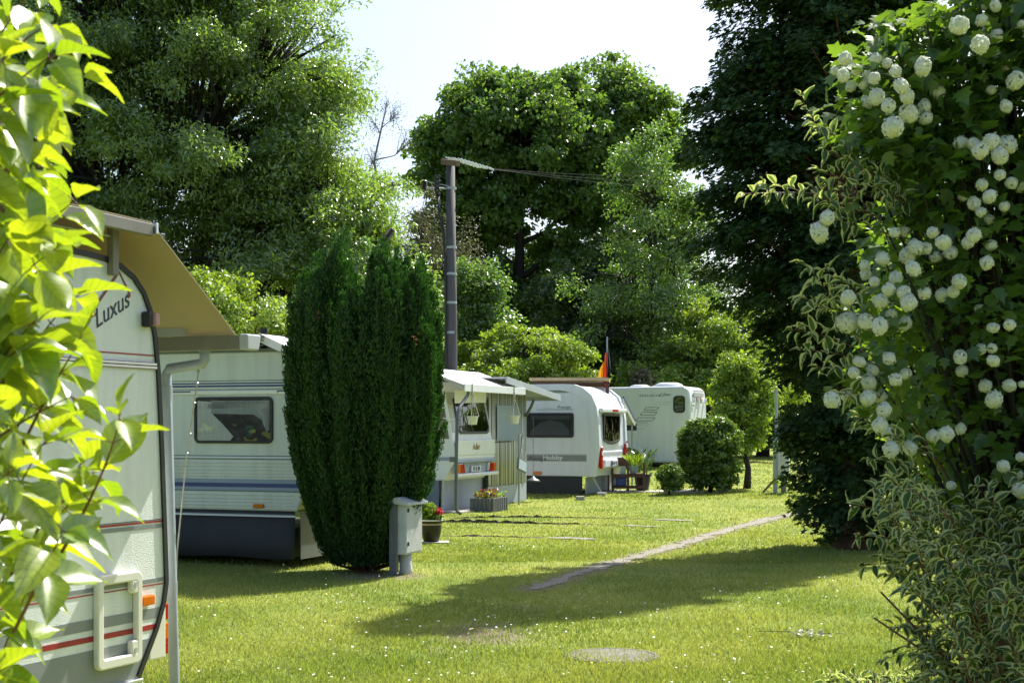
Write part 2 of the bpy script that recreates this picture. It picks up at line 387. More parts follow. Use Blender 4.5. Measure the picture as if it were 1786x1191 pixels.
# ------------------------------------------------------------------ trees
def lobe(px, py, Y, rpx, rpy, dy=0, depth=None):
    k = Y/F_PX; c = P(px, py, Y+dy)
    return (c.x, c.y, c.z, rpx*k, depth or rpx*k, rpy*k)
def tree(name, label, cat, base, lobes, clumps, cr, per, ls, lm, bark, tr, group=None, key="quad", droop=.25, shell=.5, twigs=.5, width=.62, flat=.7, updir=.25, masses=0, mr=1.4, mflat=.5, trunk_name="trunk", crown_name="crown", limbr=.35, lean=None):
    bx, by = base[0], base[1]; bz = float(gz(bx, by))
    t = thing(name, label, cat, (bx, by, bz), 0, group); O = np.array([bx, by, bz])
    lob = np.array(lobes, float); lob[:, :3] -= O
    wgt = (lob[:, 3]*lob[:, 4]*lob[:, 5])**(2/3); wgt /= wgt.sum()
    ids = RNG.choice(len(lob), clumps, p=wgt)
    dr = rdir(clumps); rr = shell+(1-shell)*RNG.random(clumps)**.6
    inn = RNG.random(clumps) < .15; rr[inn] *= RNG.random(inn.sum())
    cc = lob[ids, :3]+dr*lob[ids, 3:6]*rr[:, None]
    mt = RNG.random(clumps)
    if masses:
        mi = RNG.choice(len(lob), masses, p=wgt); mc = lob[mi, :3]+rdir(masses)*lob[mi, 3:6]*(.45+.55*RNG.random(masses)**.6)[:, None]
        w_ = RNG.integers(0, masses, clumps); ms = mr*(.6+.7*RNG.random(masses)); mtt = RNG.random(masses)
        cc = mc[w_]+rdir(clumps)*(RNG.random(clumps)**.4)[:, None]*ms[w_][:, None]*[1, 1, mflat]; cc[:, 2] -= .25*np.hypot(cc[:, 0]-mc[w_, 0], cc[:, 1]-mc[w_, 1])
        ids = mi[w_]; mt = mtt[w_]
    keep = cc[:, 2] > .15; cc, ids, mt = cc[keep], ids[keep], mt[keep]
    # trunk and limbs
    mb = MB(); top = lob[:, 2].max(); tall = max(range(len(lob)), key=lambda i: lob[i, 2])
    tp = Vector(lob[tall, :3])
    pts = []; K = 7
    for i in range(K):
        f = i/(K-1); w = math.sin(f*3.1)*.03*top
        pts.append(Vector((tp.x*f**1.6+RNG.normal()*.012*top*(f > 0)+w*.3, tp.y*f**1.6+RNG.normal()*.01*top*(f > 0), tp.z*f-(.05 if i == 0 else 0))))
    mb.tube(pts, [tr*(1.25 if i == 0 else 1)*(1-.8*i/(K-1)) for i in range(K)], 8)
    def on_trunk(z):
        f = min(max(z/max(tp.z, .1), 0), 1)*(K-1); i = min(int(f), K-2); return pts[i].lerp(pts[i+1], f-i), tr*(1-.8*f/(K-1))
    for j, lb in enumerate(lob):
        c = Vector(lb[:3]); hz = math.hypot(c.x, c.y)
        a, ra = on_trunk(max(.12*top, c.z-max(lb[5]*.7, hz*.8)))
        mid = a.lerp(c, .5)+Vector((0, 0, -.05*(c-a).length))+Vector(RNG.normal(size=3))*.05*(c-a).length
        if j != tall: mb.tube([a, a.lerp(mid, .5), mid, c], [ra*.7, ra*.55, ra*.42, ra*.25], 6)
        own = cc[ids == j]
        for q in own[RNG.random(len(own)) < twigs]:
            q = Vector(q); f = RNG.random()
            s = mid.lerp(c, f) if j != tall else on_trunk(max(q.z-.5*(q-c).length-.3*lb[5], .15*top))[0]
            d = q-s; m1 = s+d*.5+Vector((0, 0, .08*d.length))+Vector(RNG.normal(size=3))*.07*d.length
            r0 = max(.012, min(tr*limbr, .022*d.length)); mb.tube([s, m1, q], [r0, r0*.6, r0*.25], 4, cap=False)
    mb.build(trunk_name, bark, t, smooth=True)
    # leaves
    nl = RNG.poisson(per, len(cc)).clip(1); idx = np.repeat(np.arange(len(cc)), nl); n = len(idx)
    csz = cr*(.6+.8*RNG.random(len(cc)))
    off = rdir(n)*(RNG.random(n)**.45)[:, None]; off[:, 2] *= flat
    pos = cc[idx]+off*csz[idx][:, None]
    ctr = lob[ids[idx], :3]; outw = unit(pos-ctr)
    d = unit(outw*.5+rdir(n)*.8+np.array([0, 0, -droop])); u = unit(outw*.5+rdir(n)*.75+np.array([0, 0, updir+.3]))
    pos[:, 2] = np.maximum(pos[:, 2], .03)
    tint = np.clip(mt[idx]*.35+RNG.random(len(cc))[idx]*.2+RNG.random(n)*.45, 0, 1)
    scatter(crown_name, key, pos, d, u, ls*(.7+.6*RNG.random(n)), lm, t, tint, width)
    return t

# ------------------------------------------------------------------ ground
PATH = [GR(*p) for p in ((925, 1028), (965, 1016), (1000, 1003), (1060, 985), (1130, 965), (1200, 946), (1280, 921), (1340, 906), (1395, 894), (1440, 887))]
PATCH = [(850, 1105, .55, .9), (905, 1062, .45, .55), (1000, 1045, .6, .4), (705, 1004, .35, .8), (640, 1003, .5, .8), (1290, 965, .7, .4), (1180, 992, .6, .35), (780, 1135, .4, .5), (1400, 925, .6, .4), (1230, 1045, .5, .25)]
PATCHW = [(GR(a, b), r, s) for a, b, r, s in PATCH]
def seg_dist(x, y):
    d = np.full(np.shape(x), 1e9)
    for a, b in zip(PATH[:-1], PATH[1:]):
        vx, vy = b.x-a.x, b.y-a.y; t = np.clip(((x-a.x)*vx+(y-a.y)*vy)/(vx*vx+vy*vy), 0, 1)
        d = np.minimum(d, np.hypot(x-a.x-t*vx, y-a.y-t*vy))
    return d
STRIPS = []
def strip_dist(x, y):
    d = np.full(np.shape(x), 1e9)
    for pts in STRIPS:
        for a, b in zip(pts[:-1], pts[1:]):
            vx, vy = b.x-a.x, b.y-a.y; t = np.clip(((x-a.x)*vx+(y-a.y)*vy)/(vx*vx+vy*vy), 0, 1)
            d = np.minimum(d, np.hypot(x-a.x-t*vx, (y-a.y-t*vy)))
    return d
def dirt_at(x, y):
    v = np.zeros(np.shape(x))
    for c, r, s in PATCHW: v = np.maximum(v, s*np.exp(-(((x-c.x)/r)**2+((y-c.y)/(r*1.6))**2)))
    return np.maximum(v, .75*np.exp(-(seg_dist(x, y)/.33)**2))
xs = np.concatenate([np.linspace(-300, -13, 22), np.arange(-12, 14, .2), np.linspace(15, 300, 22)])
ys = np.concatenate([np.linspace(-60, 5.5, 12), np.arange(6, 34, .15), np.arange(34, 70, .7), np.linspace(71, 420, 16)])
gx, gy = np.meshgrid(xs, ys); nx, ny = len(xs), len(ys)
gv = np.stack([gx, gy, gz(gx, gy)], -1).reshape(-1, 3)
ii = (np.arange(ny-1)[:, None]*nx+np.arange(nx-1)[None]).reshape(-1)
me = bpy.data.meshes.new("ground"); me.from_pydata(gv.tolist(), [], np.stack([ii, ii+1, ii+nx+1, ii+nx], 1).tolist()); me.update()
me.attributes.new("dirt", 'FLOAT', 'POINT').data.foreach_set("value", dirt_at(gv[:, 0], gv[:, 1]).astype(np.float32))
def ground_mat():
    m, nt, out = _mat("lawn"); p = N(nt, "ShaderNodeBsdfPrincipled"); p.inputs["Roughness"].default_value = .9; p.inputs["Specular IOR Level"].default_value = .15
    a = noise(nt, .55, 5, .6); b = noise(nt, 7, 5, .7); c = noise(nt, 38, 3, .7)
    g = mixc(nt, a.outputs[0], (.13, .195, .028), (.26, .285, .055), .36, .60)
    g = mixc(nt, b.outputs[0], g, (.245, .25, .06), .50, .78)
    g = mixc(nt, c.outputs[0], (.09, .13, .02), g, .28, .50)
    at = N(nt, "ShaderNodeAttribute", attribute_name="dirt")
    s = N(nt, "ShaderNodeMath", operation='MULTIPLY_ADD'); s.inputs[1].default_value = .9
    nt.links.new(b.outputs[0], s.inputs[0]); nt.links.new(at.outputs["Fac"], s.inputs[2])
    d = mixc(nt, c.outputs[0], (.22, .19, .12), (.14, .115, .07), .3, .7)
    g = mixc(nt, s.outputs[0], g, d, .78, 1.15)
    nt.links.new(g, p.inputs["Base Color"])
    bp = N(nt, "ShaderNodeBump", Strength=.8, Distance=.03); nt.links.new(c.outputs[0], bp.inputs["Height"]); nt.links.new(bp.outputs[0], p.inputs["Normal"])
    nt.links.new(p.outputs[0], out.inputs[0]); return m
me.materials.append(ground_mat())
go = bpy.data.objects.new("ground", me); COL.objects.link(go); go["kind"] = "structure"

def ribbon(name, pts, w, m, lift=.006, jag=.3, wend=None):
    dense = []
    for a, b in zip(pts[:-1], pts[1:]):
        k = max(2, int((b-a).length/.12))
        dense += [a.lerp(b, i/k) for i in range(k)]
    dense.append(pts[-1]); mb = MB(); vs = []
    for i, p in enumerate(dense):
        q = dense[min(i+1, len(dense)-1)]-dense[max(i-1, 0)]; nrm = Vector((-q.y, q.x, 0)).normalized(); f = i/(len(dense)-1)
        ww = w*(1-f)+(w if wend is None else wend)*f
        if i in (0, len(dense)-1): ww *= .15
        for sgn in (-1, 1):
            e = p+nrm*sgn*ww/2*(1+jag*RNG.normal()*.6); vs.append((e.x, e.y, float(gz(e.x, e.y))+lift))
    mb.add(vs, [(2*i, 2*i+1, 2*i+3, 2*i+2) for i in range(len(dense)-1)])
    return tag(mb.build(name, m), None, None, None, "structure")
def soil_edge(pts, w):
    vs, fs = [], []; dense = []
    for a, b in zip(pts[:-1], pts[1:]):
        k = max(3, int((b-a).length/.1)); dense += [a.lerp(b, i/k) for i in range(k)]
    for i, p in enumerate(dense):
        f = min(1, i/6, (len(dense)-1-i)/25+.1); z = float(gz(p.x, p.y)); h = (.052+.018*RNG.normal())*f*w/.1; j = .03*RNG.normal()
        vs += [(p.x, p.y-.03+j, z-.005), (p.x+.02*RNG.normal(), p.y+j+.01*RNG.normal(), z+max(.01, h)), (p.x, p.y+.16+j, z+.003)]
    for i in range(len(dense)-1):
        for c in (0, 1): fs.append((3*i+c, 3*i+3+c, 3*i+4+c, 3*i+1+c))
    tag(MB().add(vs, fs).build("soil_strip", M["soil"]), None, None, None, "structure")
track = paint("dry_trodden_earth", (.22, .20, .155), .95, .5, 9, bump=.6, bscale=50)
gravel = paint("grey_gravel", (.25, .23, .20), .95, .55, 40, bump=.8, bscale=80)
ribbon("path", PATH, .20, track, wend=.36, jag=.7)
for k, (pts, ww) in enumerate([([(640, 909), (780, 911), (960, 914), (1090, 916)], .10), ([(780, 904), (900, 902), (1060, 904), (1140, 906)], .07), ([(770, 935), (860, 936), (960, 938)], .10)]):
    STRIPS.append([GR(*p) for p in pts]); soil_edge([GR(*p) for p in pts], ww)
for pts in ([(1085, 916), (1120, 918), (1152, 919)], [(1140, 906), (1175, 907), (1205, 909)], [(955, 938), (1000, 939), (1040, 941)]):
    STRIPS.append([GR(*p) for p in pts]); ribbon("gravel_strip", [GR(*p) for p in pts], .26, gravel, .012, .5)

# ------------------------------------------------------------------ caravans: x along the side wall, y into the body, end wall at x = 0
class Wall:
    def __init__(s, px, Y, deg, oz=0.0):
        s.O = Vector(((px-CX)*Y/F_PX, Y)); a = math.radians(deg); s.c, s.s, s.a, s.oz = math.cos(a), math.sin(a), a, oz
    def loc(s): return (s.O.x, s.O.y, s.oz)
    def side(s, px, py, off=0):
        k = (px-CX)/F_PX; ox, oy = s.O.x-off*s.s, s.O.y+off*s.c
        t = (k*oy-ox)/(s.c-k*s.s); Y = oy+t*s.s
        return t, EYE-(py-HZ)*Y/F_PX-s.oz
    def end(s, px, py, off=0):
        k = (px-CX)/F_PX; ox, oy = s.O.x+off*s.c, s.O.y+off*s.s
        t = (k*oy-ox)/(-s.s-k*s.c); Y = oy+t*s.c
        return t, EYE-(py-HZ)*Y/F_PX-s.oz
    def srect(s, x0, y0, x1, y1):
        a, b = s.side(x0, (y0+y1)/2), s.side(x1, (y0+y1)/2); xm = (x0+x1)/2
        return a[0], s.side(xm, y1)[1], b[0], s.side(xm, y0)[1]
    def erect(s, x0, y0, x1, y1, off=0):
        a, b = s.end(x0, (y0+y1)/2, off), s.end(x1, (y0+y1)/2, off); xm = (x0+x1)/2
        return a[0], s.end(xm, y1, off)[1], b[0], s.end(xm, y0, off)[1]
SIDE = Fr((0, 0, 0), (1, 0, 0), (0, 0, 1)); END = Fr((0, 0, 0), (0, 1, 0), (0, 0, 1))
def band(parent, name, z0, z1, x0, x1, m, t=.003): return plate(name, parent, SIDE, rect(x0, z0, x1, z1), t, m)
def ring_window(parent, fr, x0, z0, x1, z1, r, fw, curtains=(), paneM=None, back=None, pts=None, name="window"):
    o = rrect(x0, z0, x1, z1, r) if pts is None else pts
    cx, cz = (x0+x1)/2, (z0+z1)/2
    sx, sz = 1-2*fw/(x1-x0), 1-2*fw/(z1-z0)
    i = [(cx+(a-cx)*sx, cz+(b-cz)*sz) for a, b in o]
    w = plate(name, parent, fr, i, .005, back or M["interior"])
    MB().ring(o, i, fr, .022).build("frame", M["black"], w, bevel=.004)
    for pt, m in curtains: plate("curtain", w, fr.up(.007), pt, .004, m)
    plate("pane", w, fr.up(.016), i, .003, paneM or M["pane"])
    return w

# ---- the nearest caravan
NW = Wall(287, 7.5, 66.3)
near = thing("caravan", "nearest white caravan with hammered wall, red and grey stripes and rounded black-edged corner", "caravan", NW.loc(), NW.a)
pr = [NW.side(*p) for p in ((110, 434), (150, 442), (180, 450), (208, 463), (232, 484), (249, 510), (261, 542), (269, 585), (275, 650), (281, 780), (287, 950), (289, 1015), (284, 1052), (272, 1095), (240, 1180))]
zt, zb = pr[0][1], pr[-1][1]-.02
prof = [(-4.3, zb), (pr[-1][0]-.02, zb)]+list(reversed(pr))+[(-4.3, zt)]
plate("body", near, Fr((0, 2.15, 0), (1, 0, 0), (0, 0, 1)), prof, 2.15, M["hammered"])
edge = [Vector((x, -.012, z)) for x, z in [(-4.3, zt)]+pr]
mb = MB()
for a, b in zip(edge[:-1], edge[1:]):
    d = (b-a).normalized(); n2 = Vector((-d.z, 0, d.x))
    mb.add([a-n2*.016, a+n2*.012, b+n2*.012, b-n2*.016]+[v+Vector((0, .02, 0)) for v in (a-n2*.016, a+n2*.012, b+n2*.012, b-n2*.016)], [(0, 3, 2, 1), (4, 5, 6, 7), (0, 1, 5, 4), (1, 2, 6, 5), (2, 3, 7, 6), (3, 0, 4, 7)])
mb.build("edge_trim", M["black"], near)
def edge_x(z):
    for (x0, z0), (x1, z1) in zip(pr[:-1], pr[1:]):
        if z1 <= z <= z0: return x0+(x1-x0)*(z0-z)/(z0-z1)-.018
    return pr[-1][0]-.018
zz = lambda row: EYE-(row-HZ)*7.45/F_PX
def nstripe(name, r0, r1, m, t=.0025):
    a, b = zz(r0), zz(r1)
    plate(name, near, SIDE, [(-4.29, b), (edge_x(b), b), (edge_x(a), a), (-4.29, a)], t, m)
nstripe("stripe", 619.5, 622, M["red"])
for r0, r1, m, t in ((633, 634.5, "purple", .012), (634.5, 638, "chrome", .014), (638, 640, "navy", .012), (640, 643.5, "chrome", .014), (643.5, 645, "purple", .012)): nstripe("trim_rail", r0, r1, M[m], t)
nstripe("stripe", 904.5, 906, M["dgrey"]); nstripe("stripe", 907, 910.5, M["red"]); nstripe("stripe", 913, 920, M["grey"])
nstripe("stripe", 1007, 1014, M["grey"]); nstripe("stripe", 1017, 1019, M["red"])
nstripe("stripe", 1058, 1076, M["grey"]); nstripe("stripe", 1086, 1095, M["red"]); nstripe("lower_panel", 1109, 1172, M["grey"])
zr = zz(1176)
mb = MB()
for dz in (0, .022, .04): mb.box((-2.2, -.012, zr-dz), (4.0, .024, .016))
mb.build("bottom_rail", M["chrome"], near, bevel=.004)
# hatch frame
xa, xb = NW.side(161, 1080)[0], NW.side(239, 1080)[0]
zc = NW.side(200, 1080)[1]; hz = .232
hf = MB().ring(rrect(xa, zc-hz, xb, zc+hz, .035, 5), rrect(xa+.045, zc-hz+.05, xb-.04, zc+hz-.05, .015, 5), SIDE.up(.002), .035).build("hatch_frame", M["ivory"], near, bevel=.009, seg=3)
for s in (-1, 1):
    lk = MB().prism(rrect(xb-.085, zc+s*.165-.045, xb-.02, zc+s*.165+.05, .02), SIDE.up(.003), .033).build("lock", M["ivory"], hf, bevel=.008)
    MB().prism(rrect(xb-.065, zc+s*.165-.014, xb-.045, zc+s*.165+.014, .009), SIDE.up(.036), .004).build("key_slot", M["lgrey"], hf)
xm = NW.side(252, 1046)[0]; zm = NW.side(252, 1046)[1]
MB().prism(rrect(xm-.052, zm-.026, xm+.05, zm+.026, .012), SIDE.up(.002), .03).build("marker_light", M["orange"], near, bevel=.008)
xm, zm = NW.side(256, 558)
cl = MB().prism(rrect(xm-.05, zm-.04, xm-.015, zm+.04, .012), SIDE.up(.002), .05).build("clearance_light", M["black"], near, bevel=.008)
MB().prism(rrect(xm-.015, zm-.034, xm+.03, zm+.034, .012), SIDE.up(.006), .06).build("lens", paint("pink_lens", (.42, .22, .2), .15, .9, 9), cl, bevel=.008)
# emblem and lettering on the near wall
em = [NW.side(*p) for p in ((150, 557), (207, 474), (226, 514), (221, 517))]
mb = MB()
for (a, b, w) in ((em[0], em[1], .014), (em[1], em[2], .008), (em[2], (em[2][0]-.02, em[2][1]-.012), .02)):
    a, b = SIDE(a[0], a[1], .003), SIDE(b[0], b[1], .003); mb.beam(a, b, .003, w)
q = [NW.side(*p) for p in ((150, 557), (167, 546), (166, 551))]
mb.prism(q, SIDE, .004)
mb.build("emblem", M["brick"], near)
a, b = NW.side(193, 541); text(near, "lettering", "Luxus", SIDE, a, b, .125, M["navy"], shear=.45, rot=math.radians(27), sx=.98, bold=.0)
# tail lamp, behind the corner
tl = MB().box((-.03, .10, .64), (.14, .16, .30)).build("tail_light", M["ivory"], near, bevel=.01)
for z, m in ((.70, "redlens"), (.60, "orange"), (.52, "redlens")): MB().box((.052, .095, z+.03), (.03, .14, .085)).build("lens", M[m], tl, bevel=.005)
for xw in (-2.3,):
    w = MB().lathe([(.0, -.09), (.29, -.09), (.31, -.06), (.31, .06), (.29, .09), (0, .09)], n=28).build("wheel", M["tyre"], near, smooth=False); w.location = (xw, .22, .31); w.rotation_euler = (math.pi/2, 0, 0)
MB().box((-2.5, 1.1, zb-.06), (3.6, 1.7, .12)).build("chassis", M["dgrey"], near)

# ---- shelter roof over the nearest caravan
so = thing("shelter_roof", "tan sheet shelter roof with gutter and drainpipe folding down past the nearest caravan", "shelter", NW.loc(), NW.a)
AX, AZ = NW.side(264, 387, -.17); BX, BZ = NW.side(410, 582, -.17)
FX, FZ = AX+(BX-AX)*.84, AZ+(BZ-AZ)*.83
back = Fr((0, 2.45, 0), (1, 0, 0), (0, 0, 1))
pts = [(-4.4, AZ+.06), (AX, AZ), (FX, FZ), (BX, BZ)]
th = .006
MB().prism([(x, z) for x, z in pts]+[(x-.004, z-th) for x, z in reversed(pts)], back, 2.62).build("roof_sheet", M["tan"], so)
MB().beam((-4.4, -.18, AZ+.01), (AX-.02, -.18, AZ-.045), .035, .06).build("edge_beam", M["gutter"], so, bevel=.004)
MB().box((AX+.0, -.185, AZ-.035), (.018, .045, .055)).build("beam_cap", M["chrome"], so, bevel=.003)
px_ = NW.side(200, 420, -.03)[0]
mb = MB(); zroof = pr[2][1]
for x in (px_, px_-1.3, px_-2.6): mb.box((x, -.02, (zroof+AZ)/2-.03), (.045, .04, AZ-zroof+.1))
mb.build("post", M["gutter"], so, bevel=.004)
MB().tube([(px_-3, -.02, zroof+.13), (px_, -.02, zroof+.11)], .008, 6).build("rail", M["galv"], so)
# roof rafters on the far side so that the shelter stands
mb = MB()
for x in (-4.0, -2.0, AX): mb.box((x, 2.35, AZ/2), (.06, .06, AZ))
mb.build("rear_post", M["gutter"], so)
GX = BX+.02
yg = NW.end(440, 592, GX)[0]
mb = MB()
prof = [(-.05, 0), (-.045, -.075), (.055, -.075), (.075, .0), (.065, .0), (.047, -.065), (-.035, -.065), (-.04, 0)]
mb.prism(prof, Fr((GX, 2.4, BZ-.01), (1, 0, 0), (0, 0, 1)), 2.4-yg)
gt = mb.build("gutter", M["gutter"], so)
MB().prism([(-.055, .005), (-.05, -.08), (.06, -.08), (.082, .005)], Fr((GX, yg+.05, BZ-.01), (1, 0, 0), (0, 0, 1)), .055).build("end_cap", M["lgrey"], gt, bevel=.008)
MB().beam((GX-.07, .12, BZ+.03), (GX-.07, 2.4, BZ+.03), .02, .07).build("fascia_board", M["lgrey"], so)
def gp(px, py, off=0):
    y, z = NW.end(px, py, GX+off); return Vector((GX+off, y, z))
p1, p2, p3 = gp(357, 604), gp(357, 634), gp(290, 643)
pb = gp(304, 1185); pb2 = Vector((GX, pb.y-.0, .0))
DR = .029
dp = MB().tube([p1, p2+Vector((0, 0, .02)), p2+Vector((0, .015, 0)), p2.lerp(p3, .3), p3+Vector((0, -.02, 0)), p3+Vector((0, 0, -.03)), pb, pb2], DR, 14).build("downpipe", M["pvc"], so, smooth=True)
mb = MB()
for f in (.02, .65): 
    c = p3.lerp(pb, f)+Vector((0, 0, -.06)); mb.tube([c, c+Vector((0, 0, -.09))], DR*1.13, 14)
mb.tube([p1+Vector((0, 0, .0)), p1+Vector((0, 0, -.03))], DR*1.13, 14)
mb.build("pipe_joint", M["pvc"], dp, smooth=False)
r0, r1, r2, r3 = gp(351, 602, .05), gp(344, 668, .05), gp(326, 790, .04), gp(309, 960, .03)
rp = MB().tube([r1, r2, r3, gp(303, 1150, .03)], .0045, 6).build("guy_rope", M["rope"], so)
MB().tube([r0, r0.lerp(r1, .35), r0.lerp(r1, .38), r0.lerp(r1, .7), r0.lerp(r1, .72), r1], [.004, .004, .011, .011, .004, .004], 8).build("turnbuckle", M["galv"], rp)
mb = MB()
for f in (0, .28, .72, 1):
    c = r1.lerp(r2, f); mb.tube([c+Vector((0, 0, .009)), c, c-Vector((0, 0, .009))], [.003, .011, .003], 8)
mb.build("rope_knot", M["galv"], rp)

# ---- second caravan, blue lines, dark skirt
BW = Wall(538, 17.3, -21)
c2 = thing("caravan", "cream caravan with blue pinstripes, one framed window and dark grey canvas skirt behind the yew", "caravan", BW.loc(), BW.a)
bz = lambda row, x=-1.5: EYE-(row-HZ)*(17.3+.36*(-x))/F_PX
ZR = bz(613); ZK = bz(846, 0); ZF = bz(893, 0)
prof = [(-6.2, ZF), (-.16, ZF), (0, ZK), (-.06, ZR-.5), (-.25, ZR-.08), (-.45, ZR), (-6.2, ZR)]
plate("body", c2, Fr((0, 2.2, 0), (1, 0, 0), (0, 0, 1)), prof, 2.2, M["cream"], bevel=.03)
band(c2, "roof_trim", ZR-.02, ZR+.02, -6.2, -.4, M["dgrey"], .02)
for r0, r1, m in ((664, 665.2, "dgrey"), (668, 670.2, "blue"), (672.2, 675.2, "blue"), (679, 680.3, "grey"), (682, 684.5, "dgrey"), (684.5, 688, "chrome"), (793.5, 795.2, "dgrey"), (795.2, 798.5, "grp"), (798.5, 800.5, "dgrey"), (834, 841, "bluegrey"), (841, 848, "blue"), (848, 853.5, "bluegrey"), (853.5, 855.5, "dgrey"), (893, 895, "dgrey"), (895, 898, "grp")):
    a, b = bz(r1), bz(r0); xe = -.17 if r0 > 885 else -.07 if r0 < 700 else -.045
    band(c2, "stripe", a, b, -6.15, xe, M[m], .012 if m in ("chrome", "grp") else .004)
ribs = MB()
for r in (806, 812, 818, 824, 829, 861, 867, 873, 879): ribs.box((-3.2, -.004, bz(r)), (6.0, .012, .012))
ribs.build("ribbed_panel", M["cream"], c2, bevel=.003)
x0, z0, x1, z1 = BW.srect(340, 692, 477, 773)
cur = lambda pts: [(x0+(x1-x0)*a, z0+(z1-z0)*b) for a, b in pts]
w2 = ring_window(c2, SIDE.up(.002), x0, z0, x1, z1, .07, .03, [
    (cur([(.04, .06), (.46, .06), (.50, .15), (.36, .42), (.24, .62), (.20, .90), (.04, .92)]), M["curtain"]),
    (cur([(.22, .64), (.76, .62), (.86, .50), (.92, .25), (.955, .3), (.955, .92), (.22, .92)]), M["curtain2"]),
    (cur([(.16, .74), (.72, .78), (.80, .72), (.88, .52), (.93, .26), (.955, .4), (.95, .9), (.2, .9)]), M["curtain"])])
mb = MB(); fl = [cur([(fx, fz)])[0] for fx, fz in ((.70, .26), (.73, .34), (.68, .33), (.71, .20), (.75, .28))]
for a, b in fl: mb.prism(rrect(a-.03, b-.03, a+.03, b+.03, .02), SIDE.up(.013), .003)
mb.build("window_sticker", paint("green_ornament", (.02, .12, .08), .6), w2)
band(c2, "awning_rail", z1+.035, z1+.075, x0-.05, x1+.06, M["chrome"], .02)
xm, zm = BW.side(452, 882); MB().prism(rrect(xm-.075, zm-.025, xm+.075, zm+.025, .012), SIDE.up(.002), .025).build("marker_light", M["orange"], c2, bevel=.008)
sk = MB(); npt = 60; vs, fs = [], []
f = lambda x: .012*math.sin(x*2.3)+.005*math.sin(x*6+1)
for k in range(npt+1):
    xa_ = -6.1+k*5.9/npt; vs += [(xa_, .03+f(xa_), .1+.012*math.sin(xa_*4)), (xa_, .03+f(xa_)*.5, .3), (xa_, .02, ZF+.01)]
for k in range(npt):
    for c in (0, 1): fs.append((3*k+c, 3*k+3+c, 3*k+4+c, 3*k+1+c))
sk.add(vs, fs)
s_ = sk.build("skirt", M["skirt"], c2, smooth=True); sd_ = s_.modifiers.new("thick", 'SOLIDIFY'); sd_.thickness = .006
MB().prism([(.05, .1), (2.1, .1), (2.1, ZF), (.05, ZF)], Fr((-.14, 0, 0), (0, 1, 0), (0, 0, 1)), .01).build("rear_skirt", M["dgrey"], c2)  # dark grey chosen so the yew's shade sits in its colour
MB().box((-3.2, 1.15, .27), (5.6, 1.9, .36)).build("chassis", M["black"], c2)
MB().prism([(.1, ZF+.01), (2.1, ZF+.01), (2.1, ZK-.1), (.1, ZK-.1)], Fr((-.075, 0, 0), (0, 1, 0), (0, 0, 1)), .01).build("rear_tarp", M["yellow"], c2)
mb = MB(); mb.lathe([(.035, 0), (.035, .22), (.05, .22), (.05, .3), (.02, .32)], (-.6, 1.0, ZR+.12), 12)
mb.build("flue", M["teal"], c2, smooth=False)
MB().lathe([(.045, 0), (.045, .3), (.05, .3), (.05, .34)], (-1.15, .9, ZR), 12).build("vent_pipe", M["skirt"], c2)
for xw in (-3.4,):
    w = MB().lathe([(.0, -.09), (.29, -.09), (.31, -.06), (.31, .06), (.29, .09), (0, .09)], n=24).build("wheel", M["tyre"], c2); w.location = (xw, .2, .31); w.rotation_euler = (math.pi/2, 0, 0)
# its flat shelter
f2 = thing("shelter_roof", "low dark flat shelter roof on brackets above the blue-striped cream caravan", "shelter", BW.loc(), BW.a)
MB().box((-3.4, 1.1, ZR+.155), (5.7, 2.5, .03)).build("roof_sheet", M["dgrey"], f2)
mb = MB()
mb.box((-3.4, -.13, ZR+.11), (5.7, .03, .012)); mb.box((-3.4, -.13, ZR+.05), (5.7, .02, .012))
for k in range(7): mb.box((-.65-k*.8, -.125, ZR+.07), (.025, .03, .17))
mb.build("bracket", M["gutter"], f2)
MB().prism([(-.85, ZR+.19), (-.60, ZR+.19), (-.12, ZR-.02), (-.36, ZR-.02)], Fr((0, .45, 0), (1, 0, 0), (0, 0, 1)), .55).build("white_flap", M["canvas"], f2)
mb = MB()
for x in (-.9, -6.2): mb.box((x, 2.33, (ZR+.14)/2), (.05, .05, ZR+.14))
mb.build("post", M["gutter"], f2)

# ---- third caravan: taupe panels, rear lights, skirts
TW = Wall(794, 28.6, -21)
c3 = thing("caravan", "older white caravan with taupe panels whose rear lights sit above a grey skirt", "caravan", TW.loc(), TW.a)
tz = lambda row: EYE-(row-HZ)*28.8/F_PX
zk, zu, zt3 = tz(798), tz(838), 2.62
prof = [(-5, zu), (-.24, zu), (-.03, tz(806)), (0, zk), (-.02, zk+.12), (-.24, zt3-.15), (-.4, zt3), (-5, zt3)]
plate("body", c3, Fr((0, 2.15, 0), (1, 0, 0), (0, 0, 1)), prof, 2.15, M["white"], bevel=.025)
zs0, zs1 = tz(765), tz(692)
for k in range(4):
    a = zs0+(zs1-zs0)*k/4; b = zs0+(zs1-zs0)*(k+1)/4-.02
    sx = lambda z: -.02-(z-zk-.12)*.16-.07
    plate("side_panel", c3, SIDE, [(-5, a), (sx(a), a), (sx(b), b), (-5, b)], .004, M["brown"])
band(c3, "rail", tz(803), tz(797), -5, -.06, M["bluegrey"], .012)
MB().box((-.05, -.02, zk-.03), (.12, .03, .1)).build("rail_end", M["dgrey"], c3)
sl_ = Fr((-.02+.0, 0, zk+.12), (0, 1, 0), (-.22, 0, zt3-.15-zk-.12)); hs = Vector((.22, 0, zt3-.27-zk)).length
for k in range(3):
    a = hs*(.30+k*.22); plate("rear_panel", c3, sl_, rect(.04, a, 2.11, a+hs*.21), .004, M["taupe"])
def rear3(px, row):
    y, z = TW.end(px, row, -.1); return y, (z-zk-.12)*1.02
ya, za = rear3(797, 757); yb, zb3 = rear3(852, 698)
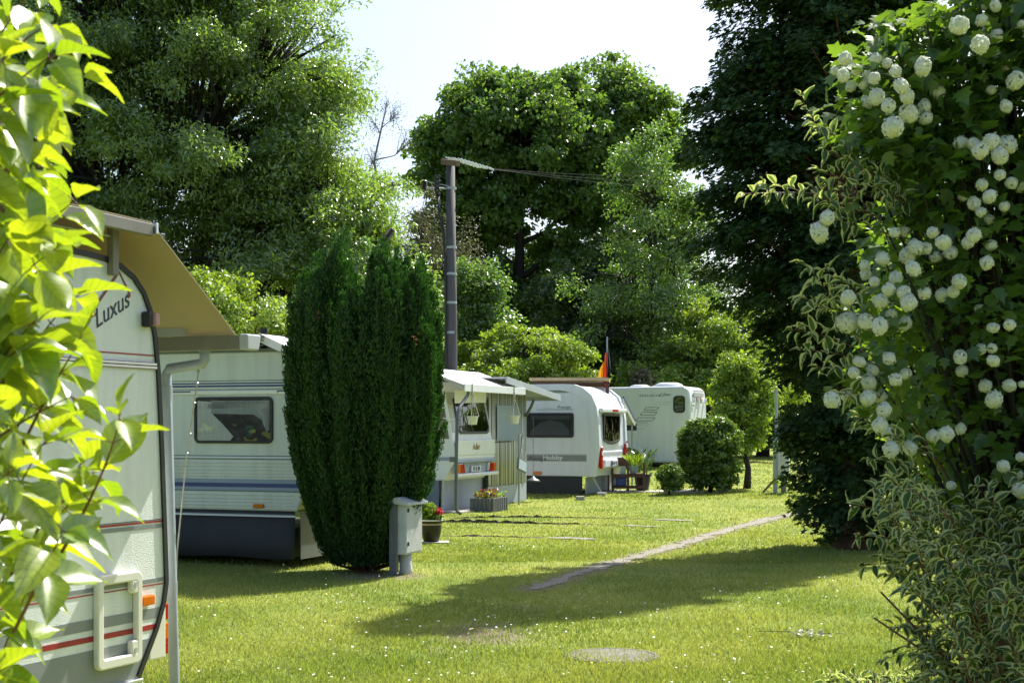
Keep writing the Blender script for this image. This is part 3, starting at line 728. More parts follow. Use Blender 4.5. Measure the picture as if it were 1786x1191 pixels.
pts = [(ya+.12, za), (yb-.16, za), (yb-.05, za+.06), (yb-.0, za+.14), (yb-.1, zb3), (ya, zb3), (ya+.0, za+.1)]
w3 = ring_window(c3, sl_.up(.006), ya, za, yb, zb3, .08, .05, [], paneM=M["panedark"], back=M["inner2"], pts=pts)
wy, wz = (yb-ya), (zb3-za)
cr = lambda L_: [(ya+wy*a, za+wz*b) for a, b in L_]
plate("curtain", w3, sl_.up(.013), cr([(.08, .2), (.22, .55), (.48, .8), (.5, .9), (.08, .9)]), .004, M["curtain"])
plate("curtain", w3, sl_.up(.013), cr([(.6, .62), (.74, .6), (.9, .8), (.9, .92), (.55, .92)]), .004, M["curtain"])
plate("rear_ledge", c3, Fr((-.015, 0, 0), (0, 1, 0), (0, 0, 1)), rect(.03, tz(794), 2.12, tz(768)), .035, M["white"], bevel=.012)
y_, z_ = TW.end(829, 779); text(c3, "lettering", "Adler", END.up(.021), y_, z_, .17, M["goldtext"], shear=.2, bold=.006)
bp_ = MB().box((.03, 1.07, tz(829)), (.10, 2.2, .07)).build("bumper", M["grp"], c3, bevel=.02)
MB().box((.0, 1.07, tz(805)), (.07, 2.12, .06)).build("rear_rail", M["bluegrey"], c3, bevel=.015)
MB().box((-.05, 1.07, tz(817)), (.04, 2.1, .2)).build("lamp_panel", M["skirtl"], c3)
for s, y0 in ((1, .02), (-1, 2.12)):
    tl = MB().box((.0, y0+s*.2, tz(817)), (.06, .38, .19)).build("tail_light", M["white"], c3, bevel=.01)
    MB().box((.035, y0+s*.085, tz(817)), (.03, .13, .18)).build("lens", M["orange"], tl, bevel=.008)
    MB().box((.035, y0+s*.22, tz(817)), (.03, .11, .17)).build("lens", M["redlens"], tl, bevel=.008)
    MB().prism([(y0+s*.32-.065, -.09), (y0+s*.32+.065, -.09), (y0+s*.32, .1)], Fr((.03, 0, tz(817)), (0, 1, 0), (0, 0, 1)), .02).build("reflector", M["redlens"], tl)
lp = MB().box((.0, 1.08, tz(819)), (.03, .52, .12)).build("licence_plate", M["grp"], c3, bevel=.004)
text(lp, "lettering", "FL·R 84", END.up(.016), 1.08, tz(819), .12, M["black"], bold=.003)
for fr, x0, x1, m in ((Fr((0, -.01, 0), (1, 0, 0), (0, 0, 1)), -5, -.35, "skirtb"), (Fr((-.28, 0, 0), (0, 1, 0), (0, 0, 1)), .0, 2.1, "skirtl")):
    plate("skirt", c3, fr, rect(x0, -.02, x1, zu+.0), .008, M[m])
MB().tube([(-.28, -.005, 0), (-.26, -.005, zu)], .03, 8).build("skirt_corner", M["lgrey"], c3)
MB().box((.0, .9, .01), (.5, 2.4, .05)).build("ground_board", M["conc"], c3)
for xw in (-2.6,):
    w = MB().lathe([(.0, -.09), (.29, -.09), (.31, -.06), (.31, .06), (.29, .09), (0, .09)], n=20).build("wheel", M["tyre"], c3); w.location = (xw, .22, .31); w.rotation_euler = (math.pi/2, 0, 0)

# ---- white canopy with pole above it
wc = thing("canopy_roof", "bright white sheet canopy with white fascia over the taupe-panelled caravan", "canopy", TW.loc(), TW.a)
y0, y1 = -.55, 2.78; ze = TW.end(860, 674, .4)[1]
rid = ze+.36
mb = MB()
R3 = [(-5.0, rid-.05), (-.62, rid), (.42, ze)]
mb.prism(R3+[(x-.003, z-.012) for x, z in reversed(R3)], Fr((0, y1, 0), (1, 0, 0), (0, 0, 1)), y1-y0)
mb.build("roof_sheet", M["canvas"], wc)
MB().box((.44, (y0+y1)/2, ze-.06), (.03, y1-y0+.04, .15)).build("fascia", M["grp"], wc, bevel=.006)
mb = MB()
for y in (y0+.03, y1-.03): mb.beam((-.6, y, rid-.04), (.4, y, ze-.04), .03, .04)
mb.beam((-.62, y0, rid-.03), (-.62, y1, rid-.03), .04, .04)
mb.build("rafter", M["lgrey"], wc)
yp = TW.end(796, 890, .4)[0]
mb = MB(); yq = TW.end(816, 690, .4)[0]
mb.tube([(.45, yp+.1, .03), (.4, yp-.02, .1), (.4, yp, 1.2), (.4, yp+.05, 1.95), (.4, yp+.18, 2.1), (.4, yq, ze-.2), (.4, yq+.05, ze-.1)], .034, 10)
mb.build("pole", M["gutterpole"], wc, smooth=True)
mb = MB(); mb.box((.42, 1.9, ze-.06), (.02, .02, .02))
# cream valance under the fascia
MB().prism([(y0+.4, ze-.36), (1.5, ze-.32), (1.5, ze-.1), (y0+.4, ze-.1)], Fr((.05, 0, 0), (0, 1, 0), (0, 0, 1)), .008).build("valance", M["canvas"], wc)
# ---- striped tent end
tn = thing("awning_tent", "striped grey and white awning tent with a pale blue window cloth beside the taupe-panelled caravan", "awning", TW.loc(), TW.a)
ta, tb = 2.12, 4.33
TX = -.12
TF = Fr((TX, 0, 0), (0, 1, 0), (0, 0, 1))
mb = MB(); K = 66; vs, fs = [], []
w = lambda y: .022*math.sin(y*14)+.008*math.sin(y*37)
for k in range(K+1):
    a = ta+(tb-ta)*k/K; vs += [(TX+w(a), a, .42), (TX+w(a)*.4, a, 2.6-.1*(a-ta))]
for k in range(K): fs.append((2*k, 2*k+2, 2*k+3, 2*k+1))
mb.add(vs, fs)
e = mb.build("end_wall", M["striped"], tn, smooth=True); e.modifiers.new("thick", 'SOLIDIFY').thickness = .006
plate("mud_skirt", tn, TF, rect(ta-.1, 0, tb, .43), .01, M["skirtl"])
MB().prism(rect(-4, 0, TX-.01, 2.35), Fr((0, tb, 0), (1, 0, 0), (0, 0, 1)), .01).build("far_wall", M["striped"], tn)
a, b = TW.end(864, 770, TX), TW.end(903, 708, TX)
pts = [(a[0], a[1])]+[(a[0]+(b[0]-a[0])*k/10, a[1]+(.03 if k % 2 else 0)) for k in range(1, 10)]+[(b[0], a[1]), (b[0], b[1]), (a[0], b[1])]
wcl = plate("window_cloth", tn, TF.up(.035), pts, .006, M["bluegrey"])
plate("hem", wcl, TF.up(.042), rect(a[0]+.1, b[1]-.22, b[0]-.05, b[1]-.205), .003, M["lgrey"])
MB().beam((TX+.03, ta, 1.38), (TX+.5, ta-.0, 1.40), .02, .03).build("hook_bar", M["dgrey"], tn)
# grey lean-to roof over the tent
gr_ = thing("awning_roof", "grey sheet lean-to roof with pale edge sloping down over the striped tent", "canopy", TW.loc(), TW.a)
ya_, za_ = TW.end(889, 662, .4); yb_, zb_ = TW.end(977, 692, .4)
mb = MB()
Rr = [(ya_-.2, za_+.02), (yb_, zb_)]
mb.prism(rect(-3.5, 0, .4, 1) if False else [(Rr[0][0], Rr[0][1]), (Rr[1][0], Rr[1][1]), (Rr[1][0], Rr[1][1]+.03), (Rr[0][0], Rr[0][1]+.03)], Fr((-3.5, 0, 0), (0, 1, 0), (0, 0, 1)), 3.88)
mb.build("roof_sheet", M["lgrey"], gr_)
MB().beam((.4, Rr[0][0], Rr[0][1]-.03), (.4, Rr[1][0], Rr[1][1]-.03), .03, .14).build("fascia", M["skirtl"], gr_, bevel=.005)
MB().box((-1.6, yb_, zb_-.03), (3.9, .04, .12)).build("end_fascia", M["skirtl"], gr_)
q1, q2 = TW.end(931, 697, .2), TW.end(921, 724, .2)
MB().tube([(.2, q1[0], q1[1]), (.15, q1[0]-.03, q1[1]-.15), (-.1, tb+.0, q2[1])], .035, 8).build("bracket", M["dgrey"], gr_, smooth=True)
mb = MB()
for x in (-.15, -3.4): mb.box((x, tb+.05, 1.2), (.05, .05, 2.45))
mb.build("post", M["lgrey"], gr_)
# hanging baskets
def basket(px, row, off, label, first=None):
    y, z = TW.end(px, row, off)
    o = thing("hanging_basket", label, "hanging pot", (0, 0, 0), TW.a, "white hanging pots under the white canopy")
    o.location = Vector(TW.loc())+Matrix.Rotation(TW.a, 3, 'Z')@Vector((off, y, z))
    if first:
        for ch in first.children:
            c = ch.copy(); COL.objects.link(c); c.parent = o
        return o
    MB().lathe([(.075, -.05), (.085, -.04), (.11, .10), (.12, .10), (.12, .12), (.105, .12), (.10, .08)], n=16).build("pot", M["ivory"], o, smooth=False)
    mb = MB()
    for k in range(3):
        a = k*2.1; mb.tube([(.14*math.cos(a), .14*math.sin(a), .11), (0, 0, .52)], .007, 5)
    mb.tube([(0, 0, .5), (0, 0, .56), (0, 0, .62)], [.02, .035, .015], 8); mb.tube([(0, 0, .6), (0, 0, .78)], .01, 6)
    mb.build("hanger", M["rope"], o)
    return o
b1 = basket(824, 736, .46, "white hanging pot in front of the dark rear window under the white canopy")
basket(897, 735, .46, "white hanging pot in front of the pale blue tent window cloth", b1)
# thin pole with tilted mirror
y_, _z = TW.end(905, 884, .25)
mp = thing("mirror_pole", "thin grey pole carrying a small tilted square mirror in front of the striped tent", "pole", Vector(TW.loc())+Matrix.Rotation(TW.a, 3, 'Z')@Vector((.25, y_, 0)), TW.a)
MB().tube([(0, 0, 0), (0, 0, 1.55)], .022, 8).build("shaft", M["galv"], mp)
MB().tube([(0, 0, 1.5), (-.1, .55, 1.58)], .018, 6).tube([(0, 0, .75), (-.1, .5, 1.55)], .018, 6).build("brace", M["galv"], mp)
R = Matrix.Rotation(math.radians(-12), 3, 'X')
mm_ = MB().box((.05, .06, .87), (.03, .52, .26), m=R).build("mirror_frame", M["dgrey"], mp); MB().box((.068, .06, .87), (.006, .46, .21), m=R).build("mirror", M["mirror"], mm_)
# dark hanging dish
y_, z_ = TW.end(930, 838, .2)
hd = thing("hanging_dish", "small dark feeder dish hanging on a thin cord beside the striped tent", "feeder", Vector(TW.loc())+Matrix.Rotation(TW.a, 3, 'Z')@Vector((.2, y_, z_)), TW.a)
MB().lathe([(.17, -.02), (.13, .02), (.05, .06), (.02, .10)], n=16).build("dish", M["dgrey"], hd, smooth=True)
MB().tube([(0, 0, .1), (0, 0, 1.45)], .006, 5).build("cord", M["dgrey"], hd)
# concrete planter
g = GR(861, 891)
pl = thing("planter_box", "dark ribbed planter trough of low red and green plants before the striped tent", "planter", g, TW.a)
mb = MB()
for k in range(8): mb.box((.11, -.36+k*.105, .14), (.09, .07, .28))
for k in range(5): mb.box((-.3+k*.09, -.40, .14), (.085, .09, .28))
mb.box((-.12, .0, .13), (.44, .8, .24)); mb.build("trough", M["dconc"], pl, bevel=.008)
n = 260; pos = np.stack([RNG.uniform(-.3, .12, n), RNG.uniform(-.38, .38, n), .27+RNG.random(n)**2*.13], 1)
scatter("foliage", "fold", pos, rdir(n)+[0, 0, .6], rdir(n), .06, L["lime"], pl)
n = 130; pos = np.stack([RNG.uniform(-.3, .12, n), RNG.uniform(-.38, -.0, n), .28+RNG.random(n)**1.4*.15], 1)
scatter("red_foliage", "fold", pos, rdir(n)+[0, 0, .8], rdir(n), .06, leafmat("red_leaf", (.16, .05, .05), (.28, .09, .08), .3), pl)
g = GR(866, 878)
sl2 = thing("garden_lamp", "slim grey garden lamp stake standing behind the planter trough", "garden lamp", g, 0)
MB().tube([(0, 0, 0), (0, 0, .3)], .03, 8).build("stake", M["dgrey"], sl2); MB().lathe([(.02, .3), (.025, .5), (.02, .5), (.05, .52), (.05, .6), (.02, .62)], n=10).build("head", M["chrome"], sl2)

# ---- fourth caravan, rounded modern
HG = float(gz(2.0, 34.6))
HW = Wall(1044, 34.6, -21, HG)
c4 = thing("caravan", "modern white caravan with rounded rear, wide dark side window and grey lettered band", "caravan", HW.loc(), HW.a)
hz_ = lambda row: EYE-(row-HZ)*34.6/F_PX-HG
xx = lambda px: HW.side(px, 740)[0]
zt4, zb4 = hz_(671), hz_(831)
prof = [(-6, zb4), (xx(1036), zb4), (xx(1041), hz_(808)), (0, hz_(778)), (-.03, hz_(730)), (-.08, hz_(708)), (-.2, hz_(691)), (-.42, hz_(678)), (-.65, hz_(672)), (-.9, zt4), (-6, zt4)]
plate("body", c4, Fr((0, 2.3, 0), (1, 0, 0), (0, 0, 1)), prof, 2.3, M["grp"], bevel=.02)
# raised corner mouldings that frame the rear
inn = [(xx(1028), zb4), (xx(1032), hz_(808)), (-.17, hz_(778)), (-.2, hz_(732)), (-.26, hz_(712)), (-.36, hz_(699)), (-.55, hz_(688)), (-.8, hz_(682)), (-1.0, zt4-.12), (-6, zt4-.12)]
for y in (0.10, 2.34):
    mb = MB(); outp = [(x+.035*(x > -1), z+(.03 if z > 2.2 else 0)) for x, z in prof[1:]]
    n_ = len(outp); fr = Fr((0, y, 0), (1, 0, 0), (0, 0, 1))
    vs = [fr(a, b, h) for ps in (outp, inn) for h in (0, .14) for a, b in ps]; fs = []
    for i in range(n_-1):
        j = i+1; fs += [(i, j, n_+j, n_+i), (2*n_+j, 2*n_+i, 3*n_+i, 3*n_+j), (n_+i, n_+j, 3*n_+j, 3*n_+i), (j, i, 2*n_+i, 2*n_+j)]
    mb.add(vs, fs); mb.build("corner_moulding", M["grp"], c4, smooth=False)
x0, z0, x1, z1 = HW.srect(918, 720, 1001, 763)
cq = lambda L_: [(x0+(x1-x0)*a, z0+(z1-z0)*b) for a, b in L_]
ring_window(c4, SIDE.up(.003), x0, z0, x1, z1, .06, .055, [(cq([(.08, .1), (.9, .1), (.9, .3), (.75, .62), (.5, .72), (.3, .6), (.1, .3)]), M["curtain2"]), (cq([(.1, .74), (.92, .74), (.92, .9), (.1, .9)]), M["curtain2"])], paneM=M["panedark"])
a, b, c, d = HW.srect(900, 793, 1023, 804); band(c4, "band", b-.0, d, a, c, M["grey"], .004)
band(c4, "band_line", d+.008, d+.02, a, c, M["lgrey"], .004)
x_, z_ = HW.side(964, 798); text(c4, "lettering", "Hobby", SIDE.up(.004), x_, z_, .14, M["grp"], sx=1.35, bold=.004)
x_, z_ = HW.side(936, 800); text(c4, "lettering", "Prestige", SIDE.up(.004), x_, z_, .15, M["navy"], shear=.5)
x_, z_ = HW.side(983, 710); text(c4, "lettering", "Prestige", SIDE, x_, z_, .11, M["navy"], shear=.4)
band(c4, "line", z_-.065, z_-.05, x_-.7, x_+.25, M["grey"], .003); band(c4, "line", z_-.03, z_-.02, x_-.55, x_-.25, M["lgrey"], .003)
a, b, c, d = HW.srect(955, 680, 1017, 685); plate("roof_flash", c4, SIDE, [(a, b), (c, b), (c-.3, d), (a, d)], .004, M["grey"])
x_, z_ = HW.side(938, 825); MB().prism(rrect(x_-.11, z_-.045, x_+.11, z_+.045, .04), SIDE, .02).build("marker_light", M["orange"], c4, bevel=.005)
plate("skirt", c4, Fr((0, .03, 0), (1, 0, 0), (0, 0, 1)), rect(-6, .02, -.42, zb4+.01), .01, M["skirt"])
plate("rear_skirt", c4, Fr((-.35, 0, 0), (0, 1, 0), (0, 0, 1)), rect(.04, .02, 2.2, zb4-.02), .01, M["skirtl"])
MB().beam((-.3, .25, .55), (-.05, .35, .08), .08, .05).box((-.02, .36, .04), (.2, .16, .04)).build("corner_steady", M["galv"], c4)
# rear details
EF = Fr((-.02, 0, 0), (0, 1, 0), (0, 0, 1))
y0, z0, y1, z1 = HW.erect(1044.5, 721, 1076, 772)
y0, y1 = .38, 1.74
pts = rrect(y0, z0+.05, y1, z1, .05)
pts = [(a, b-(.09*(1-((a-(y0+y1)/2)/((y1-y0)/2))**2) if b < z0+.2 else 0)) for a, b in pts]
kk = []
for i, (a, b) in enumerate(pts):
    kk.append((a, b))
    if i == len(pts)-1:
        for f in (.25, .5, .75): xa2 = pts[-1][0]+(pts[0][0]-pts[-1][0])*f; kk.append((xa2, z0+.05-.09*(1-((xa2-(y0+y1)/2)/((y1-y0)/2))**2)))
rw = ring_window(c4, EF.up(.02), y0, z0-.04, y1, z1, .05, .06, [(rect(y0+.12, z1-.2, y1-.12, z1-.1), M["curtain"])], paneM=M["panedark"], pts=kk)
plate("rear_panel", c4, EF, rect(.18, hz_(803), 2.0, z0-.2), .03, M["grp"], bevel=.02)
plate("rear_stripe", c4, EF.up(.031), rect(.2, hz_(795), 1.98, hz_(790)), .003, M["lgrey"])
plate("brow", c4, Fr((-.1, 0, 0), (0, 1, 0), (0, 0, 1)), rect(.12, hz_(719), 2.18, hz_(711)), .17, M["grp"], bevel=.03)
MB().box((.085, 1.15, hz_(715)), (.03, .4, .06)).build("brake_light", M["redlens"], c4, bevel=.008)
text(c4, "lettering", "Hobby", Fr((-.10, 0, hz_(698)), (0, 1, 0), (-.35, 0, 1)).up(.03), 1.0, 0, .14, M["grey"], shear=.2)
for y, m in ((.05, 1), (2.14, -1)):
    r0, r1 = (778, 818) if m == 1 else (774, 806)
    zl, zh = hz_(r1), hz_(r0)
    pt = [(y-.02, zl+.1), (y+.05, zl), (y+.1, zl+.06), (y+.12, zl+.5), (y+.1, zh), (y+.02, zh-.03), (y-.02, zh-.15)]
    t4 = MB().prism(pt, Fr((-.02, 0, 0), (0, 1, 0), (0, 0, 1)), .09).build("tail_light", M["redlens"], c4, bevel=.02)
    MB().prism(rrect(y+.0, zl+.33, y+.1, zl+.43, .02), Fr((.06, 0, 0), (0, 1, 0), (0, 0, 1)), .016).build("lens", M["grp"], t4)
    # light wraps round the side too
    if m == 3: MB().prism([(-.09, zl+.15), (-.03, zl+.02), (.03, zl+.06), (.03, zh-.05), (-.03, zh), (-.07, zh-.12)], SIDE.up(.045), .012).build("side_lens", M["redlens"], t4, bevel=.004)
plate("bumper", c4, Fr((-.05, 0, 0), (0, 1, 0), (0, 0, 1)), [(.2, hz_(817)), (2.1, hz_(817)), (2.0, hz_(801)), (.3, hz_(801))], .14, M["grp"], bevel=.04)
lp = MB().box((.1, 1.0, hz_(809)), (.02, .52, .13)).build("licence_plate", M["grp"], c4, bevel=.004)
text(lp, "lettering", "HH·P 20", END.up(.112), 1.0, hz_(809), .11, M["black"])
MB().box((.1+.003, .77, hz_(809)), (.02, .06, .13)).build("plate_band", M["blue"], lp)
for xw in (-3.0,):
    w = MB().lathe([(.0, -.09), (.29, -.09), (.31, -.06), (.31, .06), (.29, .09), (0, .09)], n=20).build("wheel", M["tyre"], c4); w.location = (xw, .25, .31); w.rotation_euler = (math.pi/2, 0, 0)
# awning on its far side
aw = thing("awning_porch", "small navy edged porch awning sticking out behind the modern white caravan", "awning", HW.loc(), HW.a)
mb = MB()
ya, yb = 2.36, 3.5
mb.prism([(ya, 2.35), (yb, 1.75), (yb, 1.69), (ya, 2.29)], Fr((-2.0, 0, 0), (0, 1, 0), (0, 0, 1)), 1.9)
mb.build("sheet", M["skirtl"], aw)
MB().beam((-.09, ya, 2.33), (-.09, yb, 1.73), .02, .13).build("side_hem", M["canvas"], aw); MB().beam((-.085, ya, 2.42), (-.085, yb, 1.80), .03, .04).build("binding", M["blue"], aw)
MB().box((-1.0, yb-.01, 1.65), (1.9, .02, .18)).build("valance", M["navy"], aw)
MB().tube([(-.15, yb-.1, 0), (-.15, yb-.1, 1.7)], .025, 8).build("pole", M["galv"], aw)
MB().tube([(-.12, 2.4, .3), (-.12, 2.42, 2.3)], .05, 8).build("rolled_wall", M["bluegrey"], aw)

# ---- farthest caravan
VG = float(gz(6, 48)); VW = Wall(1205, 48, -21, VG)
c5 = thing("caravan", "farthest white caravan with slanted outline graphics, small rear-corner window and wheel arch", "caravan", VW.loc(), VW.a)
vz = lambda row: EYE-(row-HZ)*48/F_PX-VG
zt5, zb5 = vz(673), vz(808)
prof = [(-7, zb5+.12), (-.5, zb5), (-.2, zb5+.06), (-.05, zb5+.35), (0, zb5+.8), (-.02, zt5-.5), (-.08, zt5-.12), (-.25, zt5), (-7, zt5-.05)]
plate("body", c5, Fr((0, 2.3, 0), (1, 0, 0), (0, 0, 1)), prof, 2.3, M["grp"], bevel=.07, smooth=False)
x0, z0, x1, z1 = VW.srect(1174.5, 690, 1195, 720)
ring_window(c5, SIDE.up(.003), x0, z0, x1, z1, .12, .045, [(rrect(x0+.06, z0+.08, x1-.06, z0+.36, .03), M["curtain2"])], paneM=M["panedark"])
mb = MB()
for (px, row, w, s) in ((1136.5, 712.5, 27, 4.5), (1131.5, 721, 30, 5), (1125.5, 731, 35, 5.5)):
    p = [VW.side(px-w/2+dx, row+dy) for dx, dy in ((0, s/2), (w-s*1.0, s/2), (w, -s/2), (s*1.0, -s/2))]
    for a, b in zip(p, p[1:]+p[:1]): mb.beam(SIDE(a[0], a[1], .003), SIDE(b[0], b[1], .003), .006, .022)
mb.build("graphic_outline", M["grey"], c5)
mb = MB()
for (px, row, w, s) in ((1155, 703, 27, 4.5), (1112, 744, 36, 7), (1106, 737, 46, 1)):
    p = [VW.side(px-w/2+dx, row+dy) for dx, dy in ((0, s/2), (w-s, s/2), (w, -s/2), (s, -s/2))]
    for a, b in zip(p, p[1:]+p[:1]): mb.beam(SIDE(a[0], a[1], .003), SIDE(b[0], b[1], .003), .006, .012)
mb.build("faint_outline", M["lgrey"], c5)
x_, z_ = VW.side(1133, 690); text(c5, "lettering", "EXCLUSIVE", SIDE, x_, z_, .085, M["dgrey"], sx=1.2, spacing=1.5, bold=.004)
x_, z_ = VW.side(1158, 688); text(c5, "lettering", "Line", SIDE, x_, z_, .16, M["dgrey"], shear=.6, sx=1.4, bold=.002)
ax_, az_ = VW.side(1096, 800)
pa = [(ax_+.62*math.cos(a), az_-.05+.55*math.sin(a)) for a in [math.pi*k/14 for k in range(15)]]
pi_ = [(ax_+.50*math.cos(a), az_-.05+.43*math.sin(a)) for a in [math.pi*k/14 for k in range(15)]]
plate("wheel_arch", c5, SIDE, pa+list(reversed(pi_)), .05, M["grp"], bevel=.01)
plate("arch_recess", c5, SIDE, pi_, .004, M["black"])
for xw in (ax_,):
    w = MB().lathe([(.0, -.11), (.33, -.11), (.36, -.07), (.36, .07), (.33, .11), (0, .11)], n=24).build("wheel", M["tyre"], c5); w.location = (xw, .1, .36); w.rotation_euler = (math.pi/2, 0, 0)
    MB().lathe([(0, .112), (.2, .112), (.2, .1)], n=16).build("rim", M["galv"], w)
MB().box((-3.4, 1.15, .25), (6, 1.9, .3)).build("chassis", M["black"], c5)
VE = END.up(.002)
for k, (r0, r1) in enumerate(((679.5, 682), (684, 691))):
    plate("vent_grille", c5, Fr((-.03, 0, 0), (0, 1, 0), (0, 0, 1)), rect(.45, vz(r1), 1.75, vz(r0)), .045, M["lgrey"])
MB().box((.02, 1.12, vz(695)), (.04, .4, .05)).build("brake_light", M["redlens"], c5)
for y in (.3, .9, 1.35, 1.95): MB().box((.04, y, vz(698)), (.08, .09, .16)).build("rear_handle", M["grp"], c5, bevel=.01)
MB().box((.01, .35, vz(707)), (.02, .2, .05)).build("badge", M["grey"], c5)
for px, ry, h in ((1105, .35, .10), (1156, .5, .16), (1140, .3, .07)):
    MB().lathe([(ry, 0), (ry*.95, h*.6), (ry*.6, h), (.02, h*1.02)], (VW.side(px, 700)[0], .8, zt5-.02), 16).build("roof_hatch", M["grp"], c5, smooth=True)

# ---- reed roof, flag, wooden stand
g = P(996, 668, 37.5)
rr_ = thing("reed_roof", "flat reed mat roof on brown posts beyond the modern white caravan", "shelter", (g.x, g.y, float(gz(g.x, g.y))), math.radians(-4))
h = g.z-rr_.location.z
mb = MB()
for k in range(40): mb.tube([(-1.0+k*.05, -1.0, h+.07), (-1.0+k*.05+.03, 1.2, h+.07)], .05, 5)
mb.tube([(-1, -1, h+.08), (1, -1, h+.08)], .03, 5); mb.build("reed_mat", M["reed"], rr_)
mb = MB(); mb.box((0, -.9, h-.03), (2.0, .06, .05)); mb.box((0, 1.1, h-.04), (2.0, .06, .10)); mb.build("beam", M["stain"], rr_)
for x, y in ((-.95, -.95), (.95, -.95), (-.95, 1.1), (.95, 1.1)): MB().box((x, y, h/2-.04), (.09, .09, h-.02)).build("post", M["stain"], rr_)
g = P(1059, 672, 37)
fl_ = thing("flag", "furled black, red and gold flag on a short pale pole above the reed roof", "flag", (g.x, g.y, g.z), 0)
MB().tube([(0, 0, -2.6), (0, 0, 1.25)], .02, 6).build("flagpole", M["bluegrey"], fl_)
def fold(x0, x1, z0, z1, ph):
    mb = MB(); K = 10
    for i in range(K):
        for j in range(4):
            def q(i, j):
                f = i/K; w = (x1+(x0-x1)*j/4)*(.35+.65*math.sin(min(1, f*1.4)*1.57)); return (w, .05*math.sin(j*1.9+ph+f*2), z1+(z0-z1)*f)
            mb.add([q(i, j), q(i, j+1), q(i+1, j+1), q(i+1, j)], [(0, 1, 2, 3)])
    return mb
fold(-.09, -.22, .12, .62, 0).build("gold_cloth", M["gold"], fl_, smooth=True)
fold(-.12, .04, -.25, .85, 1).build("red_cloth", M["flagred"], fl_, smooth=True)
fold(.0, .09, .2, .95, 2).build("black_cloth", M["flagblack"], fl_, smooth=True)

g = GR(1068, 858); 
st = thing("plant_stand", "red brown wooden bench-like stand with low shelves behind the modern caravan", "plant stand", g, math.radians(-6))
S = g.y/F_PX
mb = MB()
W1 = 27*S
for x in (0, W1):
    for y in (0, .35): mb.box((x, y, .36), (.05, .05, .72))
for z in (.12, .40, .68):
    mb.box((W1/2, 0, z), (W1+.05, .04, .06)); mb.box((W1/2, .35, z), (W1+.05, .04, .06))
mb.build("ladder_frame", M["stain"], st)
MB().prism([(0, .70), (W1, .70)]+[(W1/2+W1/2*math.cos(a), .70+.17*math.sin(a)) for a in [math.pi*k/10 for k in range(1, 10)]], Fr((0, -.02, 0), (1, 0, 0), (0, 0, 1)), .03).build("arched_back", M["stain"], st)
mb = MB()
W2 = 28*S
for x in (W1+W2,):
    for y in (0, .35): mb.box((x, y, .37), (.05, .05, .74))
for z in (.12, .40): mb.box((W1+W2/2, 0, z), (W2, .04, .06)); mb.box((W1+W2/2, .35, z), (W2, .04, .06))
mb.box((W1+W2/2, .175, .45), (W2, .38, .03)); mb.box((W1/2, .175, .43), (W1, .38, .03)); mb.box((W1/2, .175, .14), (W1, .38, .03))
mb.build("shelf", M["stain"], st)
def at(o, x, y, z): return o.location+Matrix.Rotation(o.rotation_euler.z, 3, 'Z')@Vector((x, y, z))
bb = thing("storage_box", "blue plastic box on the low shelf of the wooden stand", "box", at(st, .22, .17, .155), st.rotation_euler.z)
MB().box((0, 0, .1), (.26, .24, .2)).build("tub", M["bluebox"], bb, bevel=.015); MB().box((0, 0, .21), (.29, .27, .025)).build("lid", M["bluebox"], bb, bevel=.008)
ct = thing("carton", "small pale blue carton on the upper shelf of the wooden stand", "carton", at(st, .27, .15, .445), st.rotation_euler.z)
MB().box((0, 0, .1), (.13, .1, .2)).build("carton_body", M["cyan"], ct, bevel=.004); MB().box((0, 0, .21), (.132, .03, .02)).build("carton_top", M["grp"], ct)
jg = thing("jug", "white rounded jug beside the blue box on the wooden stand", "jug", at(st, .06, .16, .155), 0)
MB().lathe([(.03, 0), (.05, .02), (.055, .14), (.03, .19), (.025, .22)], n=12).build("vessel", M["grp"], jg, smooth=True); MB().tube([(.05, 0, .16), (.09, 0, .14), (.09, 0, .07), (.05, 0, .05)], .008, 6).build("handle", M["grp"], jg)
def potplant(nm, label, loc, r, h, mat, n, ph, lm, key="quad", ls=.12, wid=.25, spread=.5, up=1.2):
    o = thing(nm, label, "potted plant", loc, 0)
    MB().lathe([(r*.7, 0), (r*.95, h*.9), (r*1.06, h*.9), (r*1.06, h), (r*.92, h), (r*.88, h*.9)], n=18).build("pot", mat, o, smooth=False)
    a = RNG.uniform(0, 6.28, n); q = np.sqrt(RNG.random(n))*r*1.3*spread*2; z = h*.9+RNG.random(n)*ph
    scatter("foliage", key, np.stack([q*np.cos(a)*(.4+z/h*.4), q*np.sin(a)*(.4+z/h*.4), z], 1), np.stack([np.cos(a), np.sin(a), np.full(n, up)], 1)+rdir(n)*.5, rdir(n)+[0, 0, .7], ls*(.6+.8*RNG.random(n)), lm, o, None, wid)
    return o
potplant("pot_plant", "grassy plant in a pale blue pot on the wooden stand", at(st, W1+.13, .2, .47), .12, .18, M["teal"], 300, .16, L["lime"], "quad", .2, .12, .6, 1.5)
potplant("pot_plant", "tall leafy plant in a black pot on the ground behind the wooden stand", at(st, W1+W2-.05, .75, 0), .22, .42, M["black"], 150, .6, L["dark"], "quad", .16, .3, .4, 1.0)
paving = MB().box((0, 0, 0), (2.6, 1.6, .02)); pv = paving.build("paving", M["conc"]); pv.location = at(st, .9, .55, .012); pv["kind"] = "structure"
for px, row, lab in ((1012, 872, "grey concrete block on the grass nearer the striped tent"), (1048, 865, "grey concrete block on the grass nearer the wooden stand")):
    o = MB().box((0, 0, .04), (.19, .16, .10)).build("concrete_block", M["conc"], None, bevel=.012); o.location = GR(px, row); o.rotation_euler.z = .3*random.random()
    tag(o, lab, "block", "concrete blocks on the lawn")

